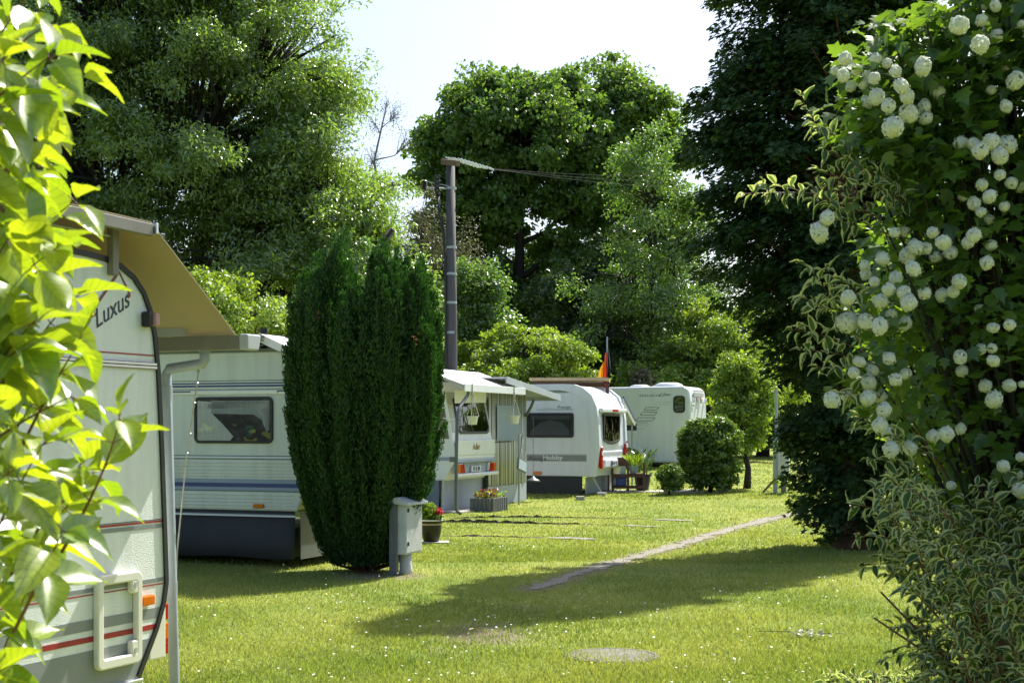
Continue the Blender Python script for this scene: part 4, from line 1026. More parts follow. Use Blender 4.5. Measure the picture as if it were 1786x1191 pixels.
# ---- meter cabinet by the yew, flower pot
g = GR(704, 1001)
mc = thing("meter_cabinet", "grey white metal meter cabinet on a stub pipe beside the yew", "meter cabinet", g, math.radians(-21))
mz = lambda row: EYE-(row-HZ)*g.y/F_PX-g.z
zb_, zt_ = mz(965), mz(874)
MB().lathe([(.085, -.03), (.075, .05), (.072, zb_+.02)], (.0, .06, 0), 16).build("stub_pipe", M["box"], mc, smooth=True)
MB().box((0, .08, (zb_+zt_)/2), (.18, .46, zt_-zb_)).build("cabinet", M["box"], mc, bevel=.008)
dr_ = MB().box((.094, .08, (zb_+zt_)/2-.005), (.012, .43, zt_-zb_-.05)).build("door", M["box"], mc, bevel=.004)
for z in (zt_-.10, zb_+.12): MB().prism(rrect(-.11, z-.02, -.085, z+.025, .008), Fr((.1, 0, 0), (0, 1, 0), (0, 0, 1)), .014).build("lock", M["black"], dr_)
MB().prism([(-.15, -.02), (.15, -.05), (.15, -.02), (0, .045), (-.15, .01)], Fr((0, .36, zt_+.01), (1, 0, 0), (0, 0, 1)), .56).build("lid", M["box"], mc, bevel=.006)
g2 = GR(687, 1003); o = MB().box((0, 0, .42), (.09, .09, .86)).build("wooden_post", M["dconc"], None, bevel=.01); o.location = g2; o.rotation_euler.z = -.3  # dark grey instead of lit wood: yew shade put into the colour
tag(o, "short weathered post darkened for yew shade standing between the yew and its meter cabinet", "post")
g = GR(752, 946)
fp = thing("flower_pot", "dark glazed tub with cream band of green and red flowering plants", "flower pot", g, 0)
pr_ = [(.10, .0), (.115, .03), (.145, .16), (.155, .25), (.153, .29), (.165, .29), (.168, .335), (.15, .34), (.14, .30)]
MB().lathe(pr_, n=28).build("tub", M["glaze"], fp, smooth=False)
MB().lathe([(.155, .262), (.1575, .265), (.158, .29), (.155, .293)], n=28).build("patterned_band", M["glaze2"], fp)
MB().lathe([(.166, .322), (.172, .325), (.172, .338), (.166, .341)], n=28).build("rim_line", M["ivory"], fp)
MB().box((.05, 0, .008), (.42, .34, .02)).build("slab", M["conc"], fp, bevel=.005)
n = 700; c_ = rdir(n)*(RNG.random(n)**.4)[:, None]*np.array([.13, .13, .13])+np.array([-.04, 0, .45])
scatter("foliage", "fold", c_, rdir(n)+unit(c_-[-.04, 0, .4])*.8, rdir(n)+[0, 0, .8], .05, L["lime"], fp, None, .8)
n = 200; c_ = rdir(n)*.06+np.array([.11, -.02, .44]); scatter("red_flowers", "fold", c_, rdir(n), rdir(n), .035, L["redfl"], fp, None, .9)
n = 160; c_ = rdir(n)*np.array([.07, .1, .06])+np.array([.09, -.04, .36]); scatter("low_foliage", "fold", c_, rdir(n), rdir(n)+[0, 0, .7], .045, L["box"], fp, None, .7)

# ---- second meter cabinet, far by the thuja
g = GR(1361, 860)
m2 = thing("meter_cabinet", "pale meter cabinet on a grey post with a wooden brace, beside the tall thuja", "meter cabinet", g, math.radians(-15))
MB().box((-.12, 0, .65), (.11, .11, 1.3)).build("post", M["galv"], m2, bevel=.01); MB().tube([(-.1, .05, 1.2), (-.1, .05, 2.6)], .04, 8).build("riser_pipe", M["pvc"], m2)
MB().box((.08, .02, .76), (.28, .3, .7)).build("cabinet", M["box"], m2, bevel=.01); MB().box((.08, .02, 1.13), (.34, .36, .04)).build("lid", M["dgrey"], m2, bevel=.01)
MB().lathe([(.07, 0), (.065, .42)], (.08, .02, 0), 12).build("stub_pipe", M["dgrey"], m2)
MB().beam((-.42, -.05, .02), (-.12, -.06, .36), .06, .05).build("brace", M["wood"], m2)

# ---- manhole, utility pole
g = GR(1068, 1144)
cover = paint("mossy_concrete_cover", (.17, .16, .13), .95, .55, 5, bump=.3, bscale=60, dirt=(.08, .085, .045))
mh = MB().lathe([(.345, -.02), (.35, .012), (.34, .022), (.315, .022), (.31, .016), (.305, .016), (.30, .022), (.02, .024)], n=48).build("manhole_cover", cover); mh.location = g-Vector((0, 0, .010))
tag(mh, "round concrete manhole cover set flush in the lawn", "manhole cover")
UY = 36.0; g = G(788, UY)
up = thing("utility_pole", "tall grey concrete utility pole with crossarm and insulators carrying wires", "utility pole", g, 0)
uz = lambda row: EYE-(row-HZ)*UY/F_PX-g.z
ux = lambda px: (px-CX)*UY/F_PX-g.x
H = uz(286)
MB().tube([(.0, 0, -.2), (0, 0, H*.5), (ux(785.5), 0, H)], [.155, .135, .112], 14).build("shaft", M["pole"], up, smooth=True)
for row in (329, 432, 478, 528, 580): MB().tube([(ux(787), 0, uz(row)-.03), (ux(787), 0, uz(row)+.03)], .145 if row > 400 else .13, 14).build("band", M["galv"], up)
ca = Vector((ux(771), .35, uz(278))); cb = Vector((ux(801), -.75, uz(295)))
MB().beam(ca, cb, .11, .14).build("crossarm", M["wood"], up, bevel=.01)
tr_ = [(812, 870, 277, 285), (800, 870, 287, 294), (803, 868, 297, 301)]
ends = []
for k, (xa_, xb_, r0, r1) in enumerate(tr_):
    s = ca.lerp(cb, .12+.4*k)+Vector((.02, 0, .12)); e = Vector((s.x+.88, s.y+.6, s.z-.16)); ends.append(e)
    mb = MB(); K = 30; pts = [s.lerp(e, i/K) for i in range(K+1)]
    mb.tube(pts, [.016 if (i % 3) else (.034 if 2 < i < K-2 else .02) for i in range(K+1)], 8)
    mb.build("insulator", M["insul"], up)
    far = P(1225+k*6, 300+k*12, 62); far = far-g
    MB().tube([e]+[e.lerp(far, f)+Vector((0, 0, -.18*math.sin(f*math.pi))) for f in (.2, .4, .6, .8, 1)], .0045, 4).build("wire", M["pole"], up)
mb = MB(); mb.tube([(ux(787), 0, uz(329)), (ux(738), -.1, uz(329))], .025, 6); mb.tube([(ux(745), -.1, uz(318)), (ux(790), -.1, uz(327))], .012, 5); mb.build("bracket", M["galv"], up)
for px, r0, r1, w in ((741, 316, 332, .075), (763, 306, 340, .085)):
    z0, z1 = uz(r1), uz(r0); K = 9
    MB().lathe([(w*(.6 if i % 2 else 1), z0+(z1-z0)*i/K) for i in range(K+1)], (ux(px), -.1, 0), 10).build("insulator", M["cable"], up)
mb = MB()
for dx in (0, 4): mb.tube([(ux(763+dx*.5), -.1, uz(338)), (ux(766+dx), -.1, uz(372)), (ux(773+dx*.6), -.08, uz(408)), (ux(776.5), -.08, uz(450)), (ux(777.5), -.1, uz(560)), (ux(778.5), -.12, .3)], .03 if dx == 0 else .014, 6)
mb.build("cable", M["cable"], up, smooth=True)

# ------------------------------------------------------------------ trees and bushes
GT = "trees beyond the caravans"
tree("broadleaf_tree", "huge willow-like tree with fine glinting leaves rising behind the nearest caravan", "tree", G(330, 42),
     [lobe(330, 230, 42, 270, 250), lobe(170, 40, 42, 250, 200), lobe(465, 100, 42, 150, 190), lobe(590, 330, 41, 120, 110), lobe(640, 415, 40.5, 80, 70), lobe(400, 420, 40.5, 190, 120), lobe(530, 220, 42, 100, 100), lobe(110, 300, 41, 200, 250), lobe(400, -90, 42, 150, 130), lobe(688, 320, 41, 52, 48), lobe(540, 40, 42, 60, 110), lobe(530, 330, 41, 90, 110), lobe(685, 400, 40.5, 55, 60), lobe(640, 500, 40.5, 60, 60), lobe(590, 120, 42, 42, 28)],
     2650, .55, 115, .145, L["willow"], M["darkbark"], .40, GT, "fold", droop=.3, shell=.35, twigs=.4, width=.38, updir=.2, masses=260, mr=1.35)
tree("leafy_bush", "bright green bush in the sun just above the roof of the blue-striped caravan", "bush", G(430, 34),
     [lobe(430, 545, 34, 110, 85), lobe(350, 600, 34, 120, 110), lobe(500, 600, 34, 90, 110), lobe(400, 680, 34, 200, 90)], 420, .35, 100, .12, L["lime"], M["bark"], .1, None, "fold", shell=.5, width=.55, masses=60, mr=.6)
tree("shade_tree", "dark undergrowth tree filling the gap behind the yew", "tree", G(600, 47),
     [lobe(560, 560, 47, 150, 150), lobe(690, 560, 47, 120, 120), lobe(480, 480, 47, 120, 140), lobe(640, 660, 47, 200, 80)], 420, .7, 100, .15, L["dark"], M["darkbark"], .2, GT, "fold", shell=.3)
tree("leafy_bush", "yellow green bush peeping between the two tops of the yew", "bush", G(660, 38),
     [lobe(640, 470, 38, 45, 50), lobe(690, 560, 38, 90, 110), lobe(600, 540, 38, 80, 90)], 170, .4, 110, .11, L["birch"], M["bark"], .08, None, "fold", shell=.4, width=.55)
tree("thin_tree", "thin grey sparse tree with bare twigs behind the utility pole", "tree", G(735, 50),
     [lobe(735, 420, 50, 70, 90), lobe(690, 470, 50, 60, 80), lobe(785, 460, 50, 70, 90), lobe(740, 560, 50, 90, 80)], 330, .55, 45, .09, L["greyleaf"], M["bark"], .12, GT, "fold", shell=.1, twigs=1, width=.5, limbr=.25)
tree("bare_tree", "almost leafless pale tree showing against the sky past the willow-like tree", "tree", G(672, 58),
     [lobe(652, 215, 58, 20, 28), lobe(690, 200, 58, 20, 34), lobe(672, 180, 58, 14, 24), lobe(710, 250, 58, 18, 30), lobe(648, 280, 58, 22, 30), lobe(672, 320, 58, 20, 20)], 170, .4, 5, .07, L["greyleaf"], paint("pale_twig_bark", (.20, .19, .19), .9), .14, GT, "fold", shell=.2, twigs=1, limbr=.18)
MAP = dict(key="fold", masses=200, mr=1.05, mflat=.8, droop=.5, shell=.86, twigs=.35, width=.7, flat=.62)
tree("broadleaf_tree", "broad domed maple-like tree with dark trunk behind the utility pole", "tree", G(905, 64),
     [lobe(905, 235, 64, 165, 115), lobe(800, 270, 64, 75, 75), lobe(1000, 230, 64, 70, 90), lobe(905, 165, 64, 80, 45), lobe(770, 250, 63.5, 45, 45), lobe(850, 180, 64, 60, 45), lobe(820, 360, 64, 90, 50), lobe(1000, 350, 64, 70, 50), lobe(990, 165, 64, 40, 35), lobe(830, 440, 64, 75, 60), lobe(975, 430, 64, 60, 45), lobe(880, 510, 64, 80, 60), lobe(790, 380, 64, 50, 60)],
     1650, .5, 62, .21, L["maple"], M["darkbark"], .38, GT, **MAP)
tree("broadleaf_tree", "maple-like tree with upright clumped crown between the domed tree and the tall thuja", "tree", G(1022, 66),
     [lobe(1075, 200, 66, 95, 80), lobe(1050, 145, 66, 42, 38), lobe(1120, 260, 66, 75, 90), lobe(1165, 245, 66, 35, 55), lobe(1060, 290, 66, 80, 70), lobe(1120, 175, 66, 45, 40), lobe(1150, 400, 66, 60, 80), lobe(1040, 400, 66, 70, 60), lobe(1090, 480, 66, 80, 60), lobe(1020, 500, 66, 50, 60)],
     1350, .5, 60, .21, L["maple"], M["darkbark"], .34, GT, **MAP)
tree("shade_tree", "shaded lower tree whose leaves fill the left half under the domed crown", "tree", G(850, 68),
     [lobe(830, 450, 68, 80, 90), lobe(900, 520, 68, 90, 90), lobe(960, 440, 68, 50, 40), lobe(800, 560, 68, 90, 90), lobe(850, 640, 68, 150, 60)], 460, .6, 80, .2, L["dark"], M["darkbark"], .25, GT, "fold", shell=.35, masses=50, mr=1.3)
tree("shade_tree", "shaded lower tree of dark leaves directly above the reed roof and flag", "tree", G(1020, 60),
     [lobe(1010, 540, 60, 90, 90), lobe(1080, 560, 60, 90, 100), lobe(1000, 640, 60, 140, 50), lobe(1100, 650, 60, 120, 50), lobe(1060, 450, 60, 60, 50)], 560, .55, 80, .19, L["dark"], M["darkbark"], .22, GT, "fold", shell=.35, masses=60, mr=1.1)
tree("birch_tree", "loose silvery green birch standing before the maple-like trees near the thuja", "tree", G(1130, 56),
     [lobe(1140, 330, 56, 75, 90), lobe(1180, 430, 56, 60, 90), lobe(1080, 480, 56, 90, 70), lobe(1125, 260, 56, 50, 50), lobe(1190, 340, 56, 40, 60), lobe(1160, 530, 56, 90, 60), lobe(1060, 560, 56, 90, 60)],
     520, .5, 60, .13, L["birch"], M["darkbark"], .16, GT, "fold", shell=.3, width=.6, masses=60, mr=.9)
tree("thin_tree", "thin dark stemmed tree in the sky gap beside the tall thuja", "tree", G(1216, 60),
     [lobe(1216, 390, 60, 26, 50), lobe(1235, 500, 60, 50, 50), lobe(1205, 560, 60, 60, 60)], 110, .5, 50, .14, L["dark"], M["darkbark"], .12, GT, "fold", shell=.1)
tree("leafy_bush", "slender light green sapling right beside the utility pole", "bush", G(840, 45),
     [lobe(838, 520, 45, 38, 70), lobe(862, 500, 45, 22, 40), lobe(825, 590, 45, 50, 60), lobe(870, 580, 45, 40, 40), lobe(805, 500, 45, 20, 60)], 210, .42, 65, .115, L["birch"], M["bark"], .07, GT, "fold", shell=.2, width=.65)
tree("leafy_bush", "yellow green spreading bush above the white canopy and reed roof", "bush", G(930, 43),
     [lobe(905, 610, 43, 85, 45), lobe(960, 620, 43, 60, 45), lobe(840, 630, 43, 60, 50), lobe(1000, 640, 43, 45, 28), lobe(900, 680, 43, 150, 50), lobe(935, 575, 43, 40, 22)], 420, .3, 75, .11, L["lime"], M["bark"], .1, GT, "fold", shell=.45, width=.6, flat=.5, masses=60, mr=.55)
tree("leafy_bush", "tall light green bush rising above the roof of the farthest caravan", "bush", G(1235, 54),
     [lobe(1240, 570, 54, 55, 55), lobe(1290, 590, 54, 50, 55), lobe(1200, 620, 54, 50, 50), lobe(1260, 660, 54, 90, 50), lobe(1140, 655, 54, 60, 28), lobe(1320, 660, 54, 60, 70)], 420, .38, 75, .14, L["lime"], M["bark"], .1, GT, "fold", shell=.4, width=.6, masses=50, mr=.75)
tree("leafy_bush", "pale grey green sprig of bush just over the farthest caravan roof hatch", "bush", G(1117, 52),
     [lobe(1117, 662, 52, 18, 14), lobe(1117, 690, 52, 14, 30)], 34, .2, 60, .14, L["greyleaf"], M["bark"], .05, GT, "fold", shell=.3, width=.4)
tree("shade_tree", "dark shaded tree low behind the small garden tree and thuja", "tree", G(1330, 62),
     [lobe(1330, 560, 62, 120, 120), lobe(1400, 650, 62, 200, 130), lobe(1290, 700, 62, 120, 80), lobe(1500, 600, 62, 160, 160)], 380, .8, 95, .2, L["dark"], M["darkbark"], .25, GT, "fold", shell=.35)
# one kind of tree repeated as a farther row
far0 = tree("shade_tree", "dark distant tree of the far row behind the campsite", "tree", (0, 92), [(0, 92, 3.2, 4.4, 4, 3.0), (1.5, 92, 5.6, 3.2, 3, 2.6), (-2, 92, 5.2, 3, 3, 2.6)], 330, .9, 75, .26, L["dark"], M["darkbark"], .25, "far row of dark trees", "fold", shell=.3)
first = True
for px in (-250, -60, 130, 320, 500, 660, 800, 930, 1060, 1170, 1290, 1420, 1580, 1760, 1950, 2150):
    Y = 92+5*math.sin(px); q = G(px, Y)
    if first: o = far0; first = False
    else:
        o = far0.copy(); COL.objects.link(o)
        for ch in far0.children: c = ch.copy(); COL.objects.link(c); c.parent = o
    o.location = q; o.rotation_euler.z = px*.7; s = .85+.25*abs(math.sin(px*1.7)); o.scale = (s, s, s)

# round clipped bushes and the small garden tree
g = GR(1167, 863)
tree("round_bush", "small round clipped bush on the lawn beside the wooden stand", "bush", g, [lobe(1168, 834, g.y, 23, 24), lobe(1161, 828, g.y, 17, 18), lobe(1177, 842, g.y, 15, 14)], 120, .09, 70, .05, L["box"], M["bark"], .03, None, "fold", shell=.75, twigs=.3, width=.7)
g = GR(1238, 858)
tree("round_bush", "large dense dark green bush before the farthest caravan", "bush", g, [lobe(1236, 790, g.y, 50, 58), lobe(1222, 765, g.y, 34, 34), lobe(1255, 762, g.y, 34, 32), lobe(1215, 800, g.y, 32, 40), lobe(1262, 805, g.y, 30, 42), lobe(1240, 835, g.y, 34, 20)], 420, .15, 80, .075, L["box"], M["darkbark"], .06, None, "fold", shell=.72, twigs=.3, width=.7)
g = GR(1303, 852)
tree("garden_tree", "small garden tree with bare stem and bright leaves beside the large dense bush", "tree", g, [lobe(1290, 690, g.y, 48, 55), lobe(1315, 725, g.y, 34, 45), lobe(1262, 740, g.y, 22, 34), lobe(1275, 640, g.y, 26, 28), lobe(1330, 690, g.y, 20, 34), lobe(1290, 770, g.y, 40, 22), lobe(1305, 650, g.y, 22, 24)], 260, .2, 42, .10, L["lime"], M["darkbark"], .09, None, "fold", shell=.3, width=.6)

# ---- yew: a broad column of upright plumes
g = GR(636, 996); yw = thing("yew", "broad dark green columnar yew of upright plumes beside the meter cabinet", "yew", g, 0)
k_ = g.y/F_PX
prof_z = [0, .35, .75, 1.3, 1.9, 2.6, 3.1, 3.45, 3.7, 3.9]; prof_r = [.38, .54, .69, .86, .95, .95, .90, .84, .72, .55]
def yr(z): return np.interp(z, prof_z, prof_r)
mb = MB(); P_, D_, U_, T_ = [], [], [], []
n = 640; gold = 2.39996
for i in range(n):
    a = i*gold+RNG.normal()*.08; ztip = min(.55+3.5*(i/n)**.75, 3.52)+RNG.normal()*.12; a0 = a; a -= .07*math.sin(11*a+1.2*math.sin(3*a))
    if i > n*.6: ztip += .12*math.sin(a*5+1)+.14*RNG.normal()-.32*math.exp(-((math.cos(a)*.6+.05)/.16)**2)
    ln = RNG.uniform(.7, 1.25); z0 = max(.08, ztip-ln)
    lump = .955+.045*math.cos(11*a0+1.2*math.sin(3*a0))+.025*RNG.normal()+.05*RNG.random()**5
    f = 1 if i < n*.72 else RNG.uniform(.25, 1)**.6
    r0, r1 = yr(z0)*.80*lump*f, min(yr(ztip), .93)*lump*f*.99
    p0 = np.array([r0*math.cos(a), r0*math.sin(a)*.9, z0]); p1 = np.array([r1*math.cos(a), r1*math.sin(a)*.9, ztip])
    if i % 4 == 0: mb.tube([(0, 0, .05), (p0[0]*.5, p0[1]*.5, z0*.5), tuple(p0), tuple(p1*.97)], [.03, .025, .015, .004], 4, cap=False)
    m_ = int(640*ln); t = RNG.random(m_)**.8
    ax = p0[None]+(p1-p0)[None]*t[:, None]; rad = .125*np.sin(np.clip(t*.85+.12, 0, 1)*math.pi)**.7*(1-.35*t)
    o_ = unit(RNG.normal(size=(m_, 3))*[1, 1, .3]); ax = ax+o_*(rad*RNG.random(m_)**.35)[:, None]
    P_.append(ax); D_.append(o_*.45+[0, 0, 1]+(p1-p0)*.3+RNG.normal(size=(m_, 3))*.3); U_.append(o_+RNG.normal(size=(m_, 3))*.5); T_.append(np.clip(RNG.random(m_)*.4+.35*t+.35*RNG.random(), 0, 1))
mb.tube([(0, 0, -.05), (0, 0, .6), (.02, 0, 1.6)], [.16, .14, .05], 8).build("stems", M["redbark"], yw, smooth=True)
P_, D_, U_, T_ = map(np.concatenate, (P_, D_, U_, T_)); P_[:, 2] = np.maximum(P_[:, 2], .03)
scatter("foliage", "quad", P_, D_, U_, .046*(.6+.7*RNG.random(len(P_))), L["yew"], yw, T_, .34)

for px, row in ((557, 552), (724, 590)):
    c = P(px, row, g.y-.82*math.cos((px-636)/150))-g; m_ = 9
    scatter("withered_sprig", "quad", np.array(c)+RNG.normal(size=(m_, 3))*[.02, .02, .03], rdir(m_)+[0, 0, .8], rdir(m_), .036, leafmat("withered_yew", (.16, .06, .02), (.24, .10, .035), .2), yw, None, .4)
# ---- tall thuja
g = GR(1487, 957)
def thuja(label, g, lobes, clumps, per, tr, cr=.42, ls=.17):
    t = thing("thuja", label, "conifer", (g.x, g.y, g.z), 0); O = np.array([g.x, g.y, g.z])
    lob = np.array(lobes, float); lob[:, :3] -= O; w = (lob[:, 3]*lob[:, 4]*lob[:, 5])**(2/3); w /= w.sum()
    ids = RNG.choice(len(lob), clumps, p=w); rr = .35+.65*RNG.random(clumps)**.5
    cc = lob[ids, :3]+rdir(clumps)*lob[ids, 3:6]*rr[:, None]; cc = cc[cc[:, 2] > .1]
    top = lob[:, 2].max()+1
    mb = MB(); pts = [(0, 0, -.1), (.02, .02, .5), (-.05, .05, 2), (-.02, 0, 4), (-.1, .05, 7), (-.15, 0, top)]
    mb.tube(pts, [tr*1.5, tr, tr*.9, tr*.75, tr*.45, .03], 12)
    for q in cc[::3]:
        z = max(.25, q[2]-.15-.25*math.hypot(q[0], q[1])); s = Vector((-.015*z, 0, z)); q = Vector(q); mb.tube([s, s.lerp(q, .5)+Vector((0, 0, -.05)), q], [.03, .02, .006], 4, cap=False)
    mb.build("trunk", M["redbark"], t, smooth=True)
    idx = np.repeat(np.arange(len(cc)), per); n = len(idx); hor = cc.copy(); hor[:, 2] = 0; hor = unit(hor+RNG.normal(size=hor.shape)*[.4, .4, 0])
    # each bough is a flattened drooping fan along its outward direction
    f = RNG.random(n); side = np.stack([-hor[idx][:, 1], hor[idx][:, 0], np.zeros(n)], 1)
    pos = cc[idx]+hor[idx]*((f-.6)*cr*2.0)[:, None]+side*(RNG.normal(size=n)*cr*.45*(1.15-f))[:, None]
    pos[:, 2] += RNG.normal(size=n)*cr*.16-.28*cr*f**2+.1*cr
    d = hor[idx]*.8+side*(RNG.normal(size=n)*.6)[:, None]+np.array([0, 0, -.35])+RNG.normal(size=(n, 3))*.25
    u = np.array([0, 0, 1.])+hor[idx]*.6+RNG.normal(size=(n, 3))*.4
    pos[:, 2] = np.maximum(pos[:, 2], .03)
    scatter("foliage", "spray", pos, d, u, ls*(.6+.8*RNG.random(n)), L["thuja"], t, np.clip(.55*f+.45*RNG.random(n), 0, 1), .8)
    return t
TL0 = [lobe(1470, 905, 20.4, 75, 60), lobe(1455, 850, 20.2, 90, 70), lobe(1450, 770, 20.2, 95, 80), lobe(1440, 690, 20.2, 105, 90), lobe(1430, 600, 20.0, 110, 90), lobe(1400, 500, 19.8, 130, 90), lobe(1340, 420, 19.6, 130, 90), lobe(1320, 310, 19.5, 125, 100), lobe(1345, 200, 19.6, 130, 110), lobe(1375, 90, 19.8, 130, 110), lobe(1400, -30, 20, 140, 130), lobe(1520, 450, 20.8, 150, 140), lobe(1520, 250, 20.8, 140, 140), lobe(1520, 60, 20.6, 130, 130), lobe(1470, -180, 20.5, 150, 150), lobe(1480, -350, 20.5, 110, 150), lobe(1485, -520, 20.5, 60, 130), lobe(1560, 640, 21, 120, 120), lobe(1560, 800, 21, 80, 100)]
TL = [(x+(.22 if q[1] < 3.2 else .02), *q) for x, *q in TL0]
thuja("towering dark thuja with drooping boughs shading the lawn beside the flowering shrubs", g, TL, 1000, 190, .19, .42, .105)

# ------------------------------------------------------------------ foreground shrubs
def shoots(t, specs, lm, leaf, pairs, stem_r, key, width, droop, wob, stemm, sname="stems", fname="foliage", tipbig=1.0):
    """specs: (base point, tip point) in world space; opposite leaf pairs along each shoot"""
    O = Vector(t.location); mb = MB(); P_, D_, U_, S_ = [], [], [], []
    for sp_ in specs:
        a, b = sp_[:2]; f0 = sp_[2] if len(sp_) > 2 else .12
        a, b = a-O, b-O; L_ = (b-a).length
        m = a.lerp(b, .5)+Vector((0, 0, .06*L_))+Vector(RNG.normal(size=3))*.03*L_
        cur = [a.lerp(m, f).lerp(m.lerp(b, f), f) for f in np.linspace(0, 1, 8)]
        mb.tube(cur, [stem_r*(1-.75*i/7) for i in range(8)], 5, cap=False)
        k = max(2, int(L_*(1-f0)/pairs)); ph = RNG.random()*3.1
        for i in range(1, k+1):
            f = f0+(1-f0)*i/k; c = a.lerp(m, f).lerp(m.lerp(b, f), f)
            tan = ((m-a).lerp(b-m, f)).normalized(); sd_ = tan.orthogonal().normalized(); sd_ = Matrix.Rotation(ph+i*1.57, 3, tan)@sd_
            for sg in ((1, -1) if i < k else (1, -1, 0)):
                dd = sd_*sg*.9+tan*(.55 if sg else 1.2)+Vector((0, 0, -droop*(RNG.random()*.9+.2)))+Vector(RNG.normal(size=3))*wob
                P_.append(c+dd.normalized()*leaf*.12); D_.append(dd); U_.append(Vector((0, 0, 1))+Vector(RNG.normal(size=3))*.45+tan*.2); S_.append(leaf*(.65+.5*RNG.random())*(.75+.25*(i < k)))
                if leaf > .05: mb.tube([c, c+dd.normalized()*leaf*.14], [stem_r*.4, stem_r*.3], 4, cap=False)
    mb.build(sname, stemm, t, smooth=True)
    scatter(fname, key, np.array(P_), np.array(D_), np.array(U_), np.array(S_), lm, t, None, width, smooth=True)

# bright dogwood close to the camera
dg = thing("dogwood_shrub", "sunlit yellow green dogwood with big leaves and red stems nearest the camera", "shrub", (-1.15, 2.25, 0), 0)
tips = [(120, -20), (150, 35), (200, 125), (150, 95), (140, 195), (130, 150), (95, 60), (195, 345), (130, 285), (120, 245), (90, 330), (60, 180), (40, 40), (160, 430), (190, 515), (150, 480), (90, 440), (60, 520), (120, 560), (205, 590), (150, 640), (190, 685), (275, 722), (120, 700), (60, 640), (30, 720), (205, 805), (140, 770), (225, 820), (180, 880), (130, 850), (175, 920), (80, 820), (40, 900), (60, 960), (110, 1030), (60, 1090), (20, 1040), (55, 1170), (20, 1200), (0, 300), (10, 440), (0, 570), (0, 800), (-40, 100), (-60, 250), (-60, 400), (-70, 600), (-60, 760), (-60, 900), (-50, 1060), (40, 360), (70, 250), (40, 120), (100, 380), (60, 470), (20, 250), (30, 600), (90, 610), (20, 500), (100, 180), (70, 100)]
sp = []
for px, py in tips:
    Y = RNG.uniform(1.95, 2.55); b = P(px-66, py+6, Y); a = P(px-RNG.uniform(150, 260), py+RNG.uniform(120, 260), Y+RNG.uniform(-.05, .25)); sp.append((a, b))
for k in range(90):
    a = RNG.uniform(0, 6.28); r = RNG.uniform(.25, .7); z = RNG.uniform(.5, 2.7)
    b = Vector((-1.75+r*math.cos(a), 2.35+r*math.sin(a)*.8, z)); sp.append((Vector((-1.75+.4*r*math.cos(a), 2.35+.4*r*math.sin(a), z-.35)), b))
shoots(dg, sp, L["dog"], .098, .054, .0032, "leaf", .60, .55, .28, M["stem"])
mb = MB()
for k in range(16):
    a = k*.9; e = Vector((-.55+.35*math.cos(a), .1+.35*math.sin(a), .9+.08*k)); mb.tube([(-.4+.1*math.cos(a), .1*math.sin(a), -.03), e*.5+Vector((-.2, 0, 0)), e], [.012, .01, .006], 6)
mb.build("canes", M["stem"], dg, smooth=True)

# snowball viburnum
VB = Vector((2.35, 6.4, 0)); vb = thing("snowball_shrub", "tall dark leaved snowball shrub hung with round white flower heads", "shrub", VB, 0)
lim_r = [-400, 0, 40, 80, 130, 200, 260, 330, 400, 450, 520, 600, 700, 760, 830, 950, 1191, 1400]
lim_x = [1700, 1668, 1560, 1490, 1455, 1452, 1480, 1530, 1500, 1510, 1490, 1480, 1480, 1540, 1600, 1680, 1720, 1740]
P_, D_, U_, T_ = [], [], [], []; mb = MB()
nc = 2500
for i in range(nc):
    py = RNG.uniform(-110, 1250); Y = RNG.uniform(5.75, 6.75 if py < 380 else 8.2); lim = np.interp(py, lim_r, lim_x)
    px = lim+20+RNG.random()*640+ (Y-5.75)*18*RNG.random()
    c = P(px, py, Y)-VB
    if c.z < .15: continue
    n = RNG.integers(9, 15); o_ = rdir(n)*(RNG.random(n)**.5)[:, None]*[.15, .15, .11]
    pp = np.array(c)+o_; P_.append(pp); ow = np.array([c.x*.5-.2, c.y*.4-.25, .1])
    D_.append(rdir(n)*.9+unit(ow)*.7+[0, 0, -.45]); U_.append(rdir(n)*.55+[0, 0, 1]+unit(ow)*.3); T_.append(np.clip(RNG.random(n)*.6+.4*RNG.random(), 0, 1))
    if i % 3 == 0:
        s = Vector((c.x*.3, c.y*.3, max(.1, c.z*.5))); mb.tube([(RNG.normal()*.12, RNG.normal()*.12, 0), s, s.lerp(c, .6)+Vector((0, 0, .1)), c], [.016, .011, .007, .003], 5, cap=False)
mb.build("stems", M["darkbark"], vb, smooth=True)
P_, D_, U_, T_ = map(np.concatenate, (P_, D_, U_, T_))
scatter("foliage", "lobed", P_, D_, U_, .074*(.6+.65*RNG.random(len(P_))), L["vib"], vb, T_, .95)
Z8 = "425,203,50 390,245,32 418,262,44 465,243,38 500,262,34 530,205,42 570,220,36 600,248,42 695,232,60 525,272,44 487,290,40 445,300,40 535,335,56 575,368,52 640,335,54 645,393,64 698,372,50 705,410,46 590,440,78 750,322,46 620,300,60 500,355,44 820,88,66 897,72,44 892,155,66 950,125,50 912,115,40 942,190,44 905,15,44 945,22,40 978,228,40 1015,280,64 982,368,44 930,312,34 1035,85,30 825,495,50 868,498,44 892,522,60 930,492,60 985,502,66 960,540,60 960,606,38 1000,634,42 1032,645,40 898,640,42 833,680,36 870,705,50 925,680,50 895,735,36 922,760,36 975,715,36 363,755,54 335,805,66 555,895,50 493,920,44 497,950,40 525,975,36 660,930,54 600,962,46 576,1002,48 628,1012,50 645,1048,54 435,1030,52 547,1042,50 433,1115,70 495,1112,56 585,1092,46 545,1130,60 700,1015,44 760,1022,44 798,1010,46 820,975,54 870,815,50 765,840,56 727,805,40 668,855,54 640,885,58 705,860,44 790,875,50 595,805,36 630,800,40 740,890,44 850,840,44 915,910,50 930,850,40 940,1135,36 890,1070,36 994,1125,40 632,1120,50"
